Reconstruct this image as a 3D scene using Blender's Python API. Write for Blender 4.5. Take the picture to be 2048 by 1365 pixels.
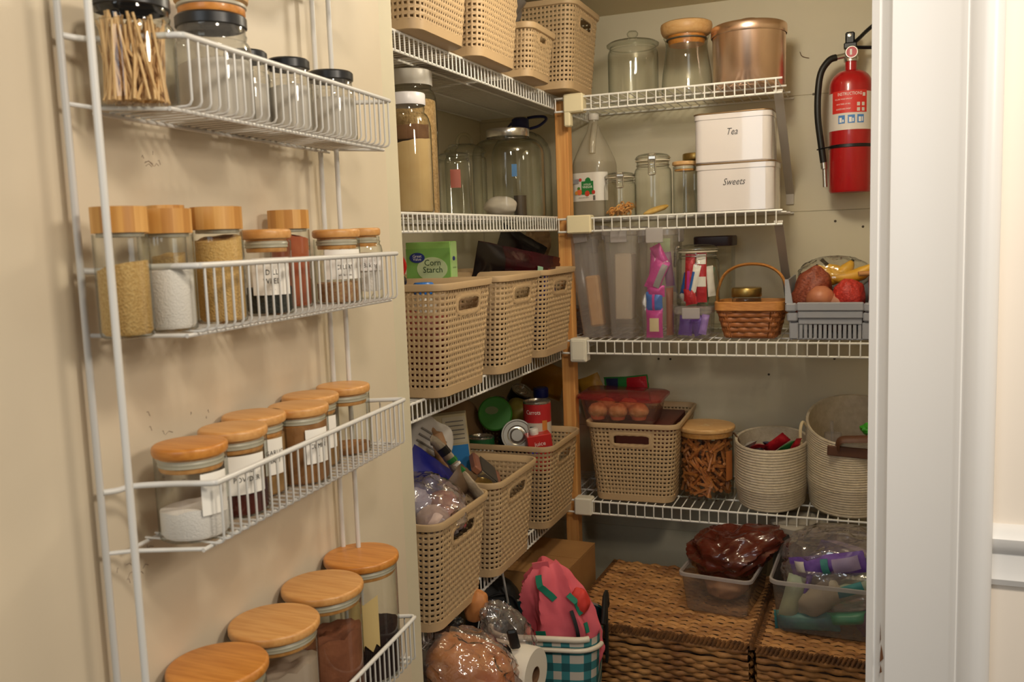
import bpy, math, random
from math import sin, cos, pi, radians
from mathutils import Vector, Matrix, noise

# ------------------------------------------------------------------ clear, camera, world, lights, exposure
for o in list(bpy.data.objects):
    bpy.data.objects.remove(o, do_unlink=True)
SC = bpy.context.scene
COL = SC.collection
rnd = random.Random(7)

YAW, PITCH, ROLL = 0.380956, 0.113153, -0.0352972
cam_d = bpy.data.cameras.new('camera')
cam_d.sensor_fit = 'HORIZONTAL'
cam_d.sensor_width = 36.0
cam_d.lens = 1795.138 * 36.0 / 2048.0
cam_d.clip_start = 0.02
cam = bpy.data.objects.new('camera', cam_d)
COL.objects.link(cam)
_f = Vector((-sin(YAW) * cos(PITCH), cos(YAW) * cos(PITCH), -sin(PITCH)))
_r = Vector((cos(YAW), sin(YAW), 0))
_u = _r.cross(_f)
_r2 = _r * cos(ROLL) + _u * sin(ROLL)
_u2 = _u * cos(ROLL) - _r * sin(ROLL)
_m = Matrix((( _r2.x, _u2.x, -_f.x, 0), (_r2.y, _u2.y, -_f.y, 0), (_r2.z, _u2.z, -_f.z, 1.45), (0, 0, 0, 1)))
cam.matrix_world = _m
cam_d.dof.use_dof = True
cam_d.dof.focus_distance = 2.0
cam_d.dof.aperture_fstop = 9.0
SC.camera = cam

SC.view_settings.view_transform = 'Standard'
SC.view_settings.look = 'None'
SC.view_settings.gamma = 1.0
SC.view_settings.use_curve_mapping = False
SC.view_settings.exposure = 0.0
SC.cycles.transparent_max_bounces = 32

W = bpy.data.worlds.new('room_light')
SC.world = W
W.use_nodes = True
W.node_tree.nodes['Background'].inputs[0].default_value = (1.0, 0.88, 0.72, 1)
W.node_tree.nodes['Background'].inputs[1].default_value = 0.19

def lamp(name, kind, loc, power, color, size=0.1, target=None, size_y=None):
    d = bpy.data.lights.new(name, kind)
    d.energy = power
    d.color = color
    if kind == 'AREA':
        d.shape = 'RECTANGLE' if size_y else 'DISK'
        d.size = size
        if size_y:
            d.size_y = size_y
    else:
        d.shadow_soft_size = size
    o = bpy.data.objects.new(name, d)
    COL.objects.link(o)
    o.location = loc
    if target is not None:
        o.rotation_euler = (Vector(target) - Vector(loc)).to_track_quat('-Z', 'Y').to_euler()
    return o

lamp('pantry_bulb', 'POINT', (-0.27, 1.93, 2.09), 13.5, (1.0, 0.90, 0.73), 0.065)
lamp('kitchen_ceiling_lamp', 'AREA', (0.25, 0.35, 2.30), 10.5, (1.0, 0.89, 0.74), 0.22, (-0.35, 2.3, 0.9))
lamp('kitchen_lamp', 'AREA', (0.95, 0.55, 1.95), 9.8, (1.0, 0.89, 0.75), 0.30, (-0.7, 1.0, 1.25))
lamp('window_daylight', 'AREA', (-0.5, -1.2, 2.0), 11.0, (0.86, 0.94, 1.0), 0.9, (0.25, 1.4, 1.4), 1.2)

# ------------------------------------------------------------------ helpers
def lin(h):
    h = h.lstrip('#')
    out = []
    for k in (0, 2, 4):
        c = int(h[k:k + 2], 16) / 255.0
        out.append(c / 12.92 if c <= 0.04045 else ((c + 0.055) / 1.055) ** 2.4)
    return (*out, 1.0)

MATS = {}
def mat(name, hexc, rough=0.5, metal=0.0, bump=0.0, bscale=60.0, var=0.0, vscale=8.0, spec=0.5, coat=0.0, hex2=None, stretch=None, sheen=0.0, transl=0.0):
    if name in MATS:
        return MATS[name]
    m = bpy.data.materials.new(name)
    m.use_nodes = True
    nt = m.node_tree
    b = nt.nodes['Principled BSDF']
    b.inputs['Base Color'].default_value = lin(hexc)
    b.inputs['Roughness'].default_value = rough
    b.inputs['Metallic'].default_value = metal
    b.inputs['Specular IOR Level'].default_value = spec
    b.inputs['Coat Weight'].default_value = coat
    if transl:
        b.inputs['Transmission Weight'].default_value = transl
    if var or hex2 or bump:
        tc = nt.nodes.new('ShaderNodeTexCoord')
        mp = nt.nodes.new('ShaderNodeMapping')
        nt.links.new(tc.outputs['Object'], mp.inputs['Vector'])
        if stretch:
            mp.inputs['Scale'].default_value = stretch
    if var or hex2:
        n = nt.nodes.new('ShaderNodeTexNoise')
        n.inputs['Scale'].default_value = vscale
        n.inputs['Detail'].default_value = 4
        nt.links.new(mp.outputs[0], n.inputs['Vector'])
        r = nt.nodes.new('ShaderNodeValToRGB')
        c = lin(hexc)
        d = lin(hex2) if hex2 else tuple(max(0, x * (1 - var)) for x in c[:3]) + (1,)
        r.color_ramp.elements[0].position = 0.35
        r.color_ramp.elements[1].position = 0.65
        r.color_ramp.elements[0].color = d
        r.color_ramp.elements[1].color = c
        nt.links.new(n.outputs['Fac'], r.inputs['Fac'])
        nt.links.new(r.outputs['Color'], b.inputs['Base Color'])
    if bump:
        n2 = nt.nodes.new('ShaderNodeTexNoise')
        n2.inputs['Scale'].default_value = bscale
        n2.inputs['Detail'].default_value = 3
        nt.links.new(mp.outputs[0], n2.inputs['Vector'])
        bp = nt.nodes.new('ShaderNodeBump')
        bp.inputs['Strength'].default_value = bump
        bp.inputs['Distance'].default_value = 0.004
        nt.links.new(n2.outputs['Fac'], bp.inputs['Height'])
        nt.links.new(bp.outputs[0], b.inputs['Normal'])
    MATS[name] = m
    return m

def clear(name, face='#fcfdfb', edge='#a9b3a6', gloss=1.0, rough=0.03, milk=0.0, milkc='#d8d4cc', bump=0.0, bscale=40.0, edge_pow=3.0):
    """thin clear glass or plastic: straight-through light plus a fresnel reflection, tinted at the edges"""
    if name in MATS:
        return MATS[name]
    m = bpy.data.materials.new(name)
    m.use_nodes = True
    nt = m.node_tree
    nt.nodes.clear()
    N = nt.nodes.new
    out = N('ShaderNodeOutputMaterial')
    tr = N('ShaderNodeBsdfTransparent')
    gl = N('ShaderNodeBsdfGlossy')
    gl.inputs['Roughness'].default_value = rough
    lw = N('ShaderNodeLayerWeight')
    lw.inputs['Blend'].default_value = 0.5
    pw = N('ShaderNodeMath')
    pw.operation = 'POWER'
    pw.inputs[1].default_value = edge_pow
    nt.links.new(lw.outputs['Facing'], pw.inputs[0])
    mixc = N('ShaderNodeMix')
    mixc.data_type = 'RGBA'
    mixc.inputs[6].default_value = lin(face)
    mixc.inputs[7].default_value = lin(edge)
    nt.links.new(pw.outputs[0], mixc.inputs[0])
    nt.links.new(mixc.outputs[2], tr.inputs['Color'])
    p5 = N('ShaderNodeMath')
    p5.operation = 'POWER'
    p5.inputs[1].default_value = 4.0
    nt.links.new(lw.outputs['Facing'], p5.inputs[0])
    mul = N('ShaderNodeMath')
    mul.operation = 'MULTIPLY_ADD'
    mul.use_clamp = True
    mul.inputs[1].default_value = 0.75 * gloss
    mul.inputs[2].default_value = 0.045 * gloss
    nt.links.new(p5.outputs[0], mul.inputs[0])
    base = tr
    if milk:
        df = N('ShaderNodeBsdfDiffuse')
        df.inputs['Color'].default_value = lin(milkc)
        tl = N('ShaderNodeBsdfTranslucent')
        tl.inputs['Color'].default_value = lin(milkc)
        md = N('ShaderNodeMixShader')
        md.inputs[0].default_value = 0.5
        nt.links.new(df.outputs[0], md.inputs[1])
        nt.links.new(tl.outputs[0], md.inputs[2])
        mm = N('ShaderNodeMixShader')
        mm.inputs[0].default_value = milk
        nt.links.new(tr.outputs[0], mm.inputs[1])
        nt.links.new(md.outputs[0], mm.inputs[2])
        base = mm
    mx = N('ShaderNodeMixShader')
    nt.links.new(mul.outputs[0], mx.inputs[0])
    nt.links.new(base.outputs[0], mx.inputs[1])
    nt.links.new(gl.outputs[0], mx.inputs[2])
    nt.links.new(mx.outputs[0], out.inputs['Surface'])
    if bump:
        tc = N('ShaderNodeTexCoord')
        n2 = N('ShaderNodeTexNoise')
        n2.inputs['Scale'].default_value = bscale
        n2.inputs['Detail'].default_value = 2
        nt.links.new(tc.outputs['Object'], n2.inputs['Vector'])
        bp = N('ShaderNodeBump')
        bp.inputs['Strength'].default_value = bump
        bp.inputs['Distance'].default_value = 0.01
        nt.links.new(n2.outputs['Fac'], bp.inputs['Height'])
        nt.links.new(bp.outputs[0], gl.inputs['Normal'])
        nt.links.new(bp.outputs[0], lw.inputs['Normal'])
    MATS[name] = m
    return m

class MB:
    def __init__(s):
        s.v, s.f, s.s = [], [], []
        s.sharp = True
    def add(s, V, F, smooth=False, M=None):
        o = len(s.v)
        if M is not None:
            V = [M @ Vector(p) for p in V]
        s.v += [tuple(p) for p in V]
        s.f += [tuple(i + o for i in q) for q in F]
        s.s += [smooth] * len(F)
        return s
    def box(s, x0, x1, y0, y1, z0, z1, b=0.0, M=None):
        if x0 > x1: x0, x1 = x1, x0
        if y0 > y1: y0, y1 = y1, y0
        if z0 > z1: z0, z1 = z1, z0
        b = min(b, (x1 - x0) * .49, (y1 - y0) * .49, (z1 - z0) * .49)
        if b <= 0:
            V = [(x, y, z) for z in (z0, z1) for y in (y0, y1) for x in (x0, x1)]
            F = [(0, 2, 3, 1), (4, 5, 7, 6), (0, 1, 5, 4), (2, 6, 7, 3), (0, 4, 6, 2), (1, 3, 7, 5)]
            return s.add(V, F, False, M)
        V, idx = [], {}
        for k, z in enumerate((z0, z1)):
            for j, y in enumerate((y0, y1)):
                for i, x in enumerate((x0, x1)):
                    dx, dy, dz = (b, -b)[i], (b, -b)[j], (b, -b)[k]
                    for a, p in (('x', (x, y + dy, z + dz)), ('y', (x + dx, y, z + dz)), ('z', (x + dx, y + dy, z))):
                        idx[(i, j, k, a)] = len(V)
                        V.append(p)
        F = []
        I = lambda i, j, k, a: idx[(i, j, k, a)]
        def q(*c):
            F.append(tuple(c))
        for i in (0, 1):
            c = [I(i, 0, 0, 'x'), I(i, 1, 0, 'x'), I(i, 1, 1, 'x'), I(i, 0, 1, 'x')]
            q(*(c if i else c[::-1]))
            c = [I(0, i, 0, 'y'), I(1, i, 0, 'y'), I(1, i, 1, 'y'), I(0, i, 1, 'y')]
            q(*(c[::-1] if i else c))
            c = [I(0, 0, i, 'z'), I(1, 0, i, 'z'), I(1, 1, i, 'z'), I(0, 1, i, 'z')]
            q(*(c if i else c[::-1]))
        for i in (0, 1):
            for j in (0, 1):
                c = [I(i, j, 0, 'x'), I(i, j, 0, 'y'), I(i, j, 1, 'y'), I(i, j, 1, 'x')]
                q(*(c if (i + j) % 2 else c[::-1]))
                c = [I(i, 0, j, 'x'), I(i, 0, j, 'z'), I(i, 1, j, 'z'), I(i, 1, j, 'x')]
                q(*(c[::-1] if (i + j) % 2 else c))
                c = [I(0, i, j, 'y'), I(0, i, j, 'z'), I(1, i, j, 'z'), I(1, i, j, 'y')]
                q(*(c if (i + j) % 2 else c[::-1]))
                for k in (0, 1):
                    c = [I(i, j, k, 'x'), I(i, j, k, 'y'), I(i, j, k, 'z')]
                    q(*(c if (i + j + k) % 2 else c[::-1]))
        return s.add(V, F, False, M)
    def lathe(s, prof, seg=32, M=None, smooth=True, a0=0.0, a1=2 * pi):
        full = abs(a1 - a0 - 2 * pi) < 1e-6
        n = seg if full else seg + 1
        V, F, rows = [], [], []
        for r, z in prof:
            if r <= 1e-7:
                rows.append([len(V)] * n)
                V.append((0, 0, z))
            else:
                rows.append(list(range(len(V), len(V) + n)))
                V += [(r * cos(a0 + (a1 - a0) * k / seg), r * sin(a0 + (a1 - a0) * k / seg), z) for k in range(n)]
        for a, b in zip(rows, rows[1:]):
            for k in range(seg):
                k2 = (k + 1) % n
                q = [a[k], a[k2], b[k2], b[k]]
                q = [x for i, x in enumerate(q) if x not in q[:i]]
                if len(q) > 2:
                    F.append(tuple(q))
        return s.add(V, F, smooth, M)
    def tube(s, pts, r, seg=6, closed=False, caps=True, M=None, flat=None, smooth=True):
        P = [Vector(p) for p in pts]
        n = len(P)
        R = r if isinstance(r, (list, tuple)) else [r] * n
        T = []
        for i in range(n):
            a = P[(i - 1) % n] if (closed or i > 0) else P[i]
            b = P[(i + 1) % n] if (closed or i < n - 1) else P[i]
            d = b - a
            T.append(d.normalized() if d.length > 1e-9 else Vector((0, 0, 1)))
        up = Vector((0, 0, 1)) if abs(T[0].z) < 0.9 else Vector((1, 0, 0))
        if flat is not None:
            up = Vector(flat[2])
        N = (up - T[0] * up.dot(T[0])).normalized()
        V, F = [], []
        for i in range(n):
            N = (N - T[i] * N.dot(T[i]))
            N = N.normalized() if N.length > 1e-9 else T[i].orthogonal().normalized()
            B = T[i].cross(N)
            fx, fy = (flat[0], flat[1]) if flat is not None else (1, 1)
            V += [P[i] + (N * cos(2 * pi * k / seg) * fx + B * sin(2 * pi * k / seg) * fy) * R[i] for k in range(seg)]
        m = n if closed else n - 1
        for i in range(m):
            j = (i + 1) % n
            for k in range(seg):
                l = (k + 1) % seg
                F.append((i * seg + k, i * seg + l, j * seg + l, j * seg + k))
        if caps and not closed:
            F.append(tuple(range(seg))[::-1])
            F.append(tuple((n - 1) * seg + k for k in range(seg)))
        return s.add(V, F, smooth, M)
    def loft(s, rings, bottom=True, top=True, smooth=False, M=None, closed=True):
        n = len(rings[0])
        V = [p for r in rings for p in r]
        F = []
        for i in range(len(rings) - 1):
            for k in range(n if closed else n - 1):
                l = (k + 1) % n
                F.append((i * n + k, i * n + l, (i + 1) * n + l, (i + 1) * n + k))
        if bottom:
            F.append(tuple(range(n))[::-1])
        if top:
            F.append(tuple((len(rings) - 1) * n + k for k in range(n)))
        return s.add(V, F, smooth, M)
    def patch(s, r, a0, a1, z0, z1, n=10, M=None, r2=None):
        r2 = r if r2 is None else r2
        V, F = [], []
        for k in range(n + 1):
            a = a0 + (a1 - a0) * k / n
            V += [(r * cos(a), r * sin(a), z0), (r2 * cos(a), r2 * sin(a), z1)]
        for k in range(n):
            F.append((2 * k, 2 * k + 2, 2 * k + 3, 2 * k + 1))
        return s.add(V, F, True, M)
    def blob(s, rx, ry, rz, amp=0.1, freq=3.0, seed=0, p=2.0, nu=40, nv=24, ridged=False, M=None, smooth=True, folds=0, fold_amp=0.0, flat_bottom=None):
        V, F = [], []
        off = Vector((seed * 7.31, seed * 3.17, seed * 1.93))
        def se(x):
            return math.copysign(abs(x) ** (2.0 / p), x)
        for j in range(nv + 1):
            t = -pi / 2 + pi * j / nv
            for i in range(nu):
                a = 2 * pi * i / nu
                d = Vector((se(cos(t)) * se(cos(a)), se(cos(t)) * se(sin(a)), se(sin(t))))
                nz = noise.noise(d * freq + off)
                if ridged:
                    nz = 1 - 2 * abs(nz) + 0.5 * (0.5 - abs(noise.noise(d * freq * 2.3 + off)))
                    nz -= 0.6
                k = 1 + amp * nz
                if folds:
                    k += fold_amp * cos(t) * sin(folds * a + 2.5 * noise.noise(d * 1.7 + off))
                z = d.z * rz * k
                if flat_bottom is not None:
                    z = max(z, flat_bottom)
                V.append((d.x * rx * k, d.y * ry * k, z))
        for j in range(nv):
            for i in range(nu):
                l = (i + 1) % nu
                F.append((j * nu + i, j * nu + l, (j + 1) * nu + l, (j + 1) * nu + i))
        return s.add(V, F, smooth, M)
    def mesh(s, name, m):
        me = bpy.data.meshes.new(name)
        me.from_pydata(s.v, [], s.f)
        if m is not None:
            for x in (m if isinstance(m, (list, tuple)) else [m]):
                me.materials.append(x)
        me.polygons.foreach_set('use_smooth', s.s)
        me.update()
        if s.sharp:
            me.set_sharp_from_angle(angle=radians(42))
        return me
    def build(s, name, m, parent=None, loc=None, label=None, kind=None, rot=None):
        o = bpy.data.objects.new(name, s.mesh(name, m))
        COL.objects.link(o)
        if parent is not None:
            o.parent = parent
        if loc is not None:
            o.location = loc
        if rot is not None:
            o.rotation_euler = rot
        if label:
            o['label'] = label
        if kind:
            o['kind'] = kind
        return o

def tag(o, label, cat, group=None):
    o['label'] = label
    o['category'] = cat
    if group:
        o['group'] = group
    return o

def thing(name, label, cat, loc=(0, 0, 0), rz=0.0, group=None, rot=None):
    o = bpy.data.objects.new(name, None)
    o.empty_display_size = 0.03
    COL.objects.link(o)
    o.location = loc
    o.rotation_euler = rot if rot is not None else (0, 0, rz)
    return tag(o, label, cat, group)

def children(o):
    return list(o.children)

def dup(root, loc, rz=None, label=None, group=None, rot=None):
    def cp(o, parent):
        c = o.copy()
        COL.objects.link(c)
        if parent is not None:
            c.parent = parent
        for ch in [x for x in KIDS.get(o.name, children(o))]:
            cp(ch, c)
        return c
    KIDS = {}
    r = cp(root, None)
    r.location = loc
    if rz is not None:
        r.rotation_euler = (0, 0, rz)
    if rot is not None:
        r.rotation_euler = rot
    if label:
        r['label'] = label
    if group:
        r['group'] = group
    return r

def rrect(hx, hy, r, z=0.0, k=4, cx=0.0, cy=0.0):
    r = min(r, hx * .999, hy * .999)
    P = []
    for (sx, sy, a) in ((1, -1, -pi / 2), (1, 1, 0), (-1, 1, pi / 2), (-1, -1, pi)):
        for i in range(k + 1):
            t = a + pi / 2 * i / k
            P.append((cx + sx * (hx - r) + r * cos(t), cy + sy * (hy - r) + r * sin(t), z))
    return P

def arc(c, r, a0, a1, n, ax=(1, 0, 0), ay=(0, 0, 1)):
    c, ax, ay = Vector(c), Vector(ax), Vector(ay)
    return [c + ax * r * cos(a0 + (a1 - a0) * k / n) + ay * r * sin(a0 + (a1 - a0) * k / n) for k in range(n + 1)]

def smooth_path(pts, n=6):
    P = [Vector(p) for p in pts]
    out = []
    for i in range(len(P) - 1):
        a, b, c, d = P[max(i - 1, 0)], P[i], P[i + 1], P[min(i + 2, len(P) - 1)]
        for k in range(n):
            t = k / n
            out.append(0.5 * ((2 * b) + (c - a) * t + (2 * a - 5 * b + 4 * c - d) * t * t + (3 * b - a - 3 * c + d) * t ** 3))
    out.append(P[-1])
    return out

def lettering(parent, text, height, fmap, m, name='lettering', spacing=1.0, xs=1.0, shear=0.0, line=1.0):
    cu = bpy.data.curves.new('letters', 'FONT')
    cu.body = text
    cu.size = height
    cu.align_x = 'CENTER'
    cu.align_y = 'CENTER'
    cu.space_character = spacing
    cu.space_line = line
    cu.shear = shear
    cu.resolution_u = 2
    tmp = bpy.data.objects.new('letters', cu)
    COL.objects.link(tmp)
    bpy.context.view_layer.update()
    me = bpy.data.meshes.new_from_object(tmp.evaluated_get(bpy.context.evaluated_depsgraph_get()))
    bpy.data.objects.remove(tmp, do_unlink=True)
    mb = MB()
    mb.add([fmap(v.co.x * xs, v.co.y) for v in me.vertices], [tuple(p.vertices) for p in me.polygons])
    bpy.data.meshes.remove(me)
    return mb.build(name, m, parent)

def on_cyl(r, a0, z0):
    return lambda x, y: (r * cos(a0 + x / r), r * sin(a0 + x / r), z0 + y)

def on_flat(o, rx, up):
    o, rx, up = Vector(o), Vector(rx), Vector(up)
    return lambda x, y: o + rx * x + up * y
# ------------------------------------------------------------------ materials
M_DOOR = mat('door_paint', '#D9CBB2', 0.5, bump=0.04, bscale=30, var=0.05, vscale=5)
M_WALL = mat('cream_wall_paint', '#D3CAB0', 0.6, bump=0.05, bscale=40, var=0.06, vscale=4)
M_TRIM = mat('white_trim_paint', '#E9E7E4', 0.35, bump=0.03, bscale=25)
M_WALLR = mat('warm_white_wall_paint', '#F1E6D8', 0.6)
M_CEIL = mat('ceiling_paint', '#DCCFAE', 0.7)
M_FLOOR = mat('brown_floor', '#3E2F22', 0.5, var=0.3, vscale=12)
M_WIRE = mat('white_wire_coating', '#E4E2DC', 0.35, spec=0.5)
M_RACK = mat('rack_wire_coating', '#D6D3CC', 0.35)
M_CREAMP = mat('cream_plastic', '#E6D9B4', 0.4)
M_POST = mat('pine_post', '#DFA762', 0.55, hex2='#CB8C4B', vscale=6, stretch=(14, 14, 0.6), bump=0.1, bscale=30)
M_BASKET = mat('beige_basket_plastic', '#BEA27C', 0.5, spec=0.4)
M_DARK = mat('black_plastic', '#131416', 0.4)
M_PENCIL = mat('pencil_marks', '#9A8674', 0.8)

# ------------------------------------------------------------------ setting
FLOOR = 0.08
YB = 2.975            # back wall of the pantry
XLW = -1.285          # left wall of the pantry
CEIL = 2.172
def struct(name, mb, m, parent=None):
    o = mb.build(name, m, parent)
    if parent is None:
        o['kind'] = 'structure'
    return o

struct('floor', MB().box(-2.4, 2.2, -1.6, YB + 0.1, FLOOR - 0.05, FLOOR), M_FLOOR)
struct('ceiling', MB().box(XLW - .1, 0.75, 1.50, YB + 0.1, CEIL, CEIL + 0.05), M_CEIL)
wb = struct('wall_back', MB().box(XLW - .1, 0.75, YB + 0.012, YB + 0.1, FLOOR, CEIL), M_WALL)
for k in range(6):    # painted boards, their joints barely open
    z0 = FLOOR + 0.356 * k
    z1 = min(z0 + 0.3555, CEIL)
    MB().box(XLW, 0.64, YB, YB + 0.02, z0, z1, 0.0012).build('board', M_WALL, wb)
for (x, z) in ((-.27, 1.80), (-.27, 1.575), (-.02, 1.45), (-.10, 1.47), (-.62, 1.03), (-.66, 1.03), (-.30, .985), (-.10, 1.04), (-.165, 1.86), (-.78, .72)):
    MB().lathe([(0, 0), (.004, .0006), (.0035, .0016), (0, .002)], 8, Matrix.Translation((x, YB, z)) @ Matrix.Rotation(pi / 2, 4, 'X')).build('nail', mat('nail_head', '#4A3F30', 0.5, 0.5), wb)
struct('wall_left', MB().box(XLW - .06, XLW, 1.545, YB, FLOOR, CEIL), M_WALL)
struct('wall_right', MB().box(0.64, 0.70, 1.55, YB, FLOOR, CEIL), M_WALL)
wf = struct('wall_front', MB().box(-2.3, -0.84, 1.491, 1.545, FLOOR, 2.45), M_WALL)
MB().box(0.0, 2.2, 1.445, 1.55, FLOOR, 2.45).build('plaster', M_WALLR, wf)
MB().box(-0.84, 0.0, 1.445, 1.55, 2.12, 2.45).build('header', M_WALLR, wf)
# door casing on the right of the opening
c = MB()
prof = [(0.000, 1.52), (0.000, 1.432), (0.010, 1.428), (0.0115, 1.4305), (0.0135, 1.4305), (0.015, 1.428), (0.0215, 1.4255), (0.0245, 1.421), (0.027, 1.418), (0.112, 1.4145), (0.1155, 1.412), (0.122, 1.4095), (0.124, 1.411), (0.128, 1.407), (0.140, 1.3995), (0.150, 1.3975), (0.158, 1.3995), (0.164, 1.405), (0.168, 1.412), (0.169, 1.45), (0.169, 1.52)]
c.loft([[(x, y, z) for x, y in prof] for z in (FLOOR, 2.16)], True, True)
struct('trim_1', c, M_TRIM)
# chipped spots low on the casing edge
ch = MB()
for (x, z, w, h) in ((0.0225, .80, .0026, .030), (0.0215, .775, .0016, .016), (.0205, .832, .0008, .035)):
    ch.add([(x - w, 1.4185, z - h * .5), (x + w, 1.4172, z - h * .25), (x + w * .4, 1.4175, z + h * .15), (x - w * .4, 1.4185, z + h * .5)], [(0, 1, 2, 3)])
ch.build('paint_chip', mat('bare_wood_chip', '#6B4428', 0.8), bpy.data.objects['trim_1'])
# chair rail on the wall right of the casing
cr = [(1.445, .918), (1.437, .920), (1.432, .930), (1.436, .941), (1.436, .968), (1.430, .974), (1.424, .984), (1.422, .994), (1.428, 1.002), (1.434, 1.007), (1.440, 1.010), (1.445, 1.011)]
struct('trim_2', MB().loft([[(x, y, z) for y, z in cr] for x in (0.1692, 2.1)], True, True), M_TRIM)

# door: local +X looks out of the door's inner face, local +Y runs from the handle edge to the hinges
ND = 0.0786472
NV = Vector((cos(ND), sin(ND), 0))
UV = Vector((-sin(ND), cos(ND), 0))
RO = NV * -0.5839
def rk(lx, s, z):
    return RO + NV * lx + UV * s + Vector((0, 0, z))
door = MB().box(-0.160, -0.118, 0.50, 1.522, FLOOR + .01, 2.10, 0.002).build('door_1', M_DOOR)
door.location = RO
door.rotation_euler = (0, 0, ND)
door['kind'] = 'structure'
pm = MB()
rr = random.Random(3)
for (s0, z0, n, sp) in ((.88, 1.555, 7, .02), (.86, 1.19, 7, .05), (.80, 1.10, 8, .03), (.90, 1.245, 8, .06)):
    for k in range(n):
        a = (s0 + rr.uniform(-sp, sp), z0 + rr.uniform(-sp, sp) * .4)
        b = (a[0] + rr.uniform(-.014, .014), a[1] + rr.uniform(-.006, .006))
        pm.tube([(-.1178, a[0], a[1]), (-.1178, (a[0] + b[0]) / 2, (a[1] + b[1]) / 2 + .003), (-.1178, b[0], b[1])], .0004, 4)
pm.build('pencil_mark', M_PENCIL, door, kind='stuff')
# ------------------------------------------------------------------ wire rack on the door
RAIL = [1.897, 1.666, 1.434, 1.203, 0.843]
DROP = 0.069
rack = thing('door_rack', 'tall white wire spice rack with five trays hanging on the open cream door', 'rack', RO, ND)
# each side of the rack is a pair of uprights, one near the door and one farther out
for (lx, s) in ((-.103, .743), (-.038, .711), (-.103, 1.252), (-.077, 1.254)):
    MB().tube([(lx, s, .42), (lx, s, 2.06)], .0038, 10).build('upright', M_RACK, rack)
for z in (2.06, .42):
    for (lx, s0, s1) in ((-.103, .743, 1.252), (-.038, .711, 1.300)):
        MB().tube([(lx, s0, z), (lx, s1, z)], .0037, 8).build('crossbar', M_RACK, rack)
    MB().tube([(-.103, .743, z), (-.038, .711, z)], .0037, 8).tube([(-.103, 1.252, z), (-.077, 1.254, z), (-.038, 1.300, z)], .0037, 8).build('crossbar', M_RACK, rack, kind='stuff')
for s in (.743, 1.252):
    for z in (.42, 2.06):
        MB().box(-.118, -.100, s - .008, s + .008, z - .012, z + .012, .002).build('mounting_clip', M_RACK, rack)
wire_tray = None
for ti, zr in enumerate(RAIL):
    tray = MB().tube(smooth_path([(-.101, .744, zr - .001), (-.094, .757, zr - .002), (-.085, .772, zr - .001), (-.05, .783, zr), (-.012, .7925, zr), (-.002, .797, zr), (0, .808, zr), (0, .9, zr), (0, 1.0, zr), (0, 1.18, zr), (0, 1.277, zr), (-.002, 1.286, zr), (-.012, 1.290, zr), (-.06, 1.272, zr), (-.101, 1.254, zr)], 4), .0034, 10).build('tray', M_RACK, rack)
    w = MB()
    for k in range(31):
        s = .803 + .0159 * k
        w.tube([(0.0005, s, zr - .002), (0.0005, s, zr - DROP + .006), (-.002, s, zr - DROP + .0015), (-.006, s, zr - DROP), (-.05, s, zr - DROP), (-.102, min(s, 1.252 + .3 * (s - 1.252) if s > 1.252 else s), zr - DROP)], .00145, 5)
    for k in range(3):
        w.tube([(-.02 - .025 * k, 1.290 + .003 * k, zr - .002), (-.02 - .025 * k, 1.290 + .003 * k, zr - DROP + .008), (-.02 - .025 * k, 1.282, zr - DROP)], .00125, 5)
    w.build('tray_wires', M_RACK, tray, kind='stuff')
    MB().tube([(-.016, .788, zr - DROP - .0035), (-.016, 1.292, zr - DROP - .0035)], .0024, 8).build('floor_rod', M_RACK, tray)
    MB().tube([(-.099, .776, zr - DROP - .0035), (-.099, 1.272, zr - DROP - .0035)], .0024, 8).build('floor_rod', M_RACK, tray)
    MB().tube([(-.102, .744, zr - DROP + .002), (-.085, .765, zr - DROP - .001), (-.016, .792, zr - DROP - .0035)], .0024, 8).build('floor_rod', M_RACK, tray)
    MB().tube([(-.102, 1.254, zr - DROP + .002), (-.085, 1.262, zr - DROP - .001), (-.016, 1.288, zr - DROP - .0035)], .0024, 8).build('floor_rod', M_RACK, tray)

# ------------------------------------------------------------------ pantry wire shelves
def wire_shelf(name, label, loc, rz, length, depth, spacing, group, start=0.0, wr=.0019):
    t = thing(name, label, 'shelf', loc, rz, group)
    MB().tube([(start, 0, -.0022), (length, 0, -.0022)], .0032, 8).build('front_rail', M_WIRE, t)
    MB().tube([(start, 0.001, -.0400), (length, 0.001, -.0400)], .0032, 8).build('lip_rail', M_WIRE, t)
    for f in (.33, .66, 1.0):
        MB().tube([(start, depth * f - .004, -.0050), (length, depth * f - .004, -.0050)], .0028, 8).build('cross_rod', M_WIRE, t)
    w = MB()
    n = int((length - start) / spacing)
    for k in range(n + 1):
        x = start + .004 + k * spacing
        if x > length: break
        w.tube([(x, depth, -wr), (x, .004, -wr), (x, -.0020, -.004), (x, -.0025, -.0405)], wr, 5)
    w.build('shelf_wires', M_WIRE, t, kind='stuff')
    return t

ZL = [1.872, 1.512, 1.118, 0.628]      # left shelves
ZS = [1.857, 1.505, 1.140, 0.645]      # back shelves
XLF = -0.882
YBF = 2.569
nl = ['topmost white wire shelf along the left wall, under the big upright baskets', 'second white wire shelf on the left wall, holding the big glass jars', 'third white wire shelf on the left wall, under the corn starch basket', 'lowest white wire shelf on the left wall, under the crammed food baskets']
left_shelves = []
for z, l in zip(ZL, nl):
    left_shelves.append(wire_shelf('wire_shelf', l, (XLF, 1.50, z), pi / 2, 1.465, XLF - XLW - .004, .0205, 'white wire shelves in the pantry'))
nb = ['topmost white wire shelf on the back wall, carrying the copper canister', 'second white wire shelf on the back wall, under the white tins', 'third white wire shelf on the back wall, under the fruit bin and picnic basket', 'lowest white wire shelf on the back wall, under the pretzel jar']
XB0 = -0.868
M_BRACE = mat('grey_white_brace', '#BDB6AC', 0.45)
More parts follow.
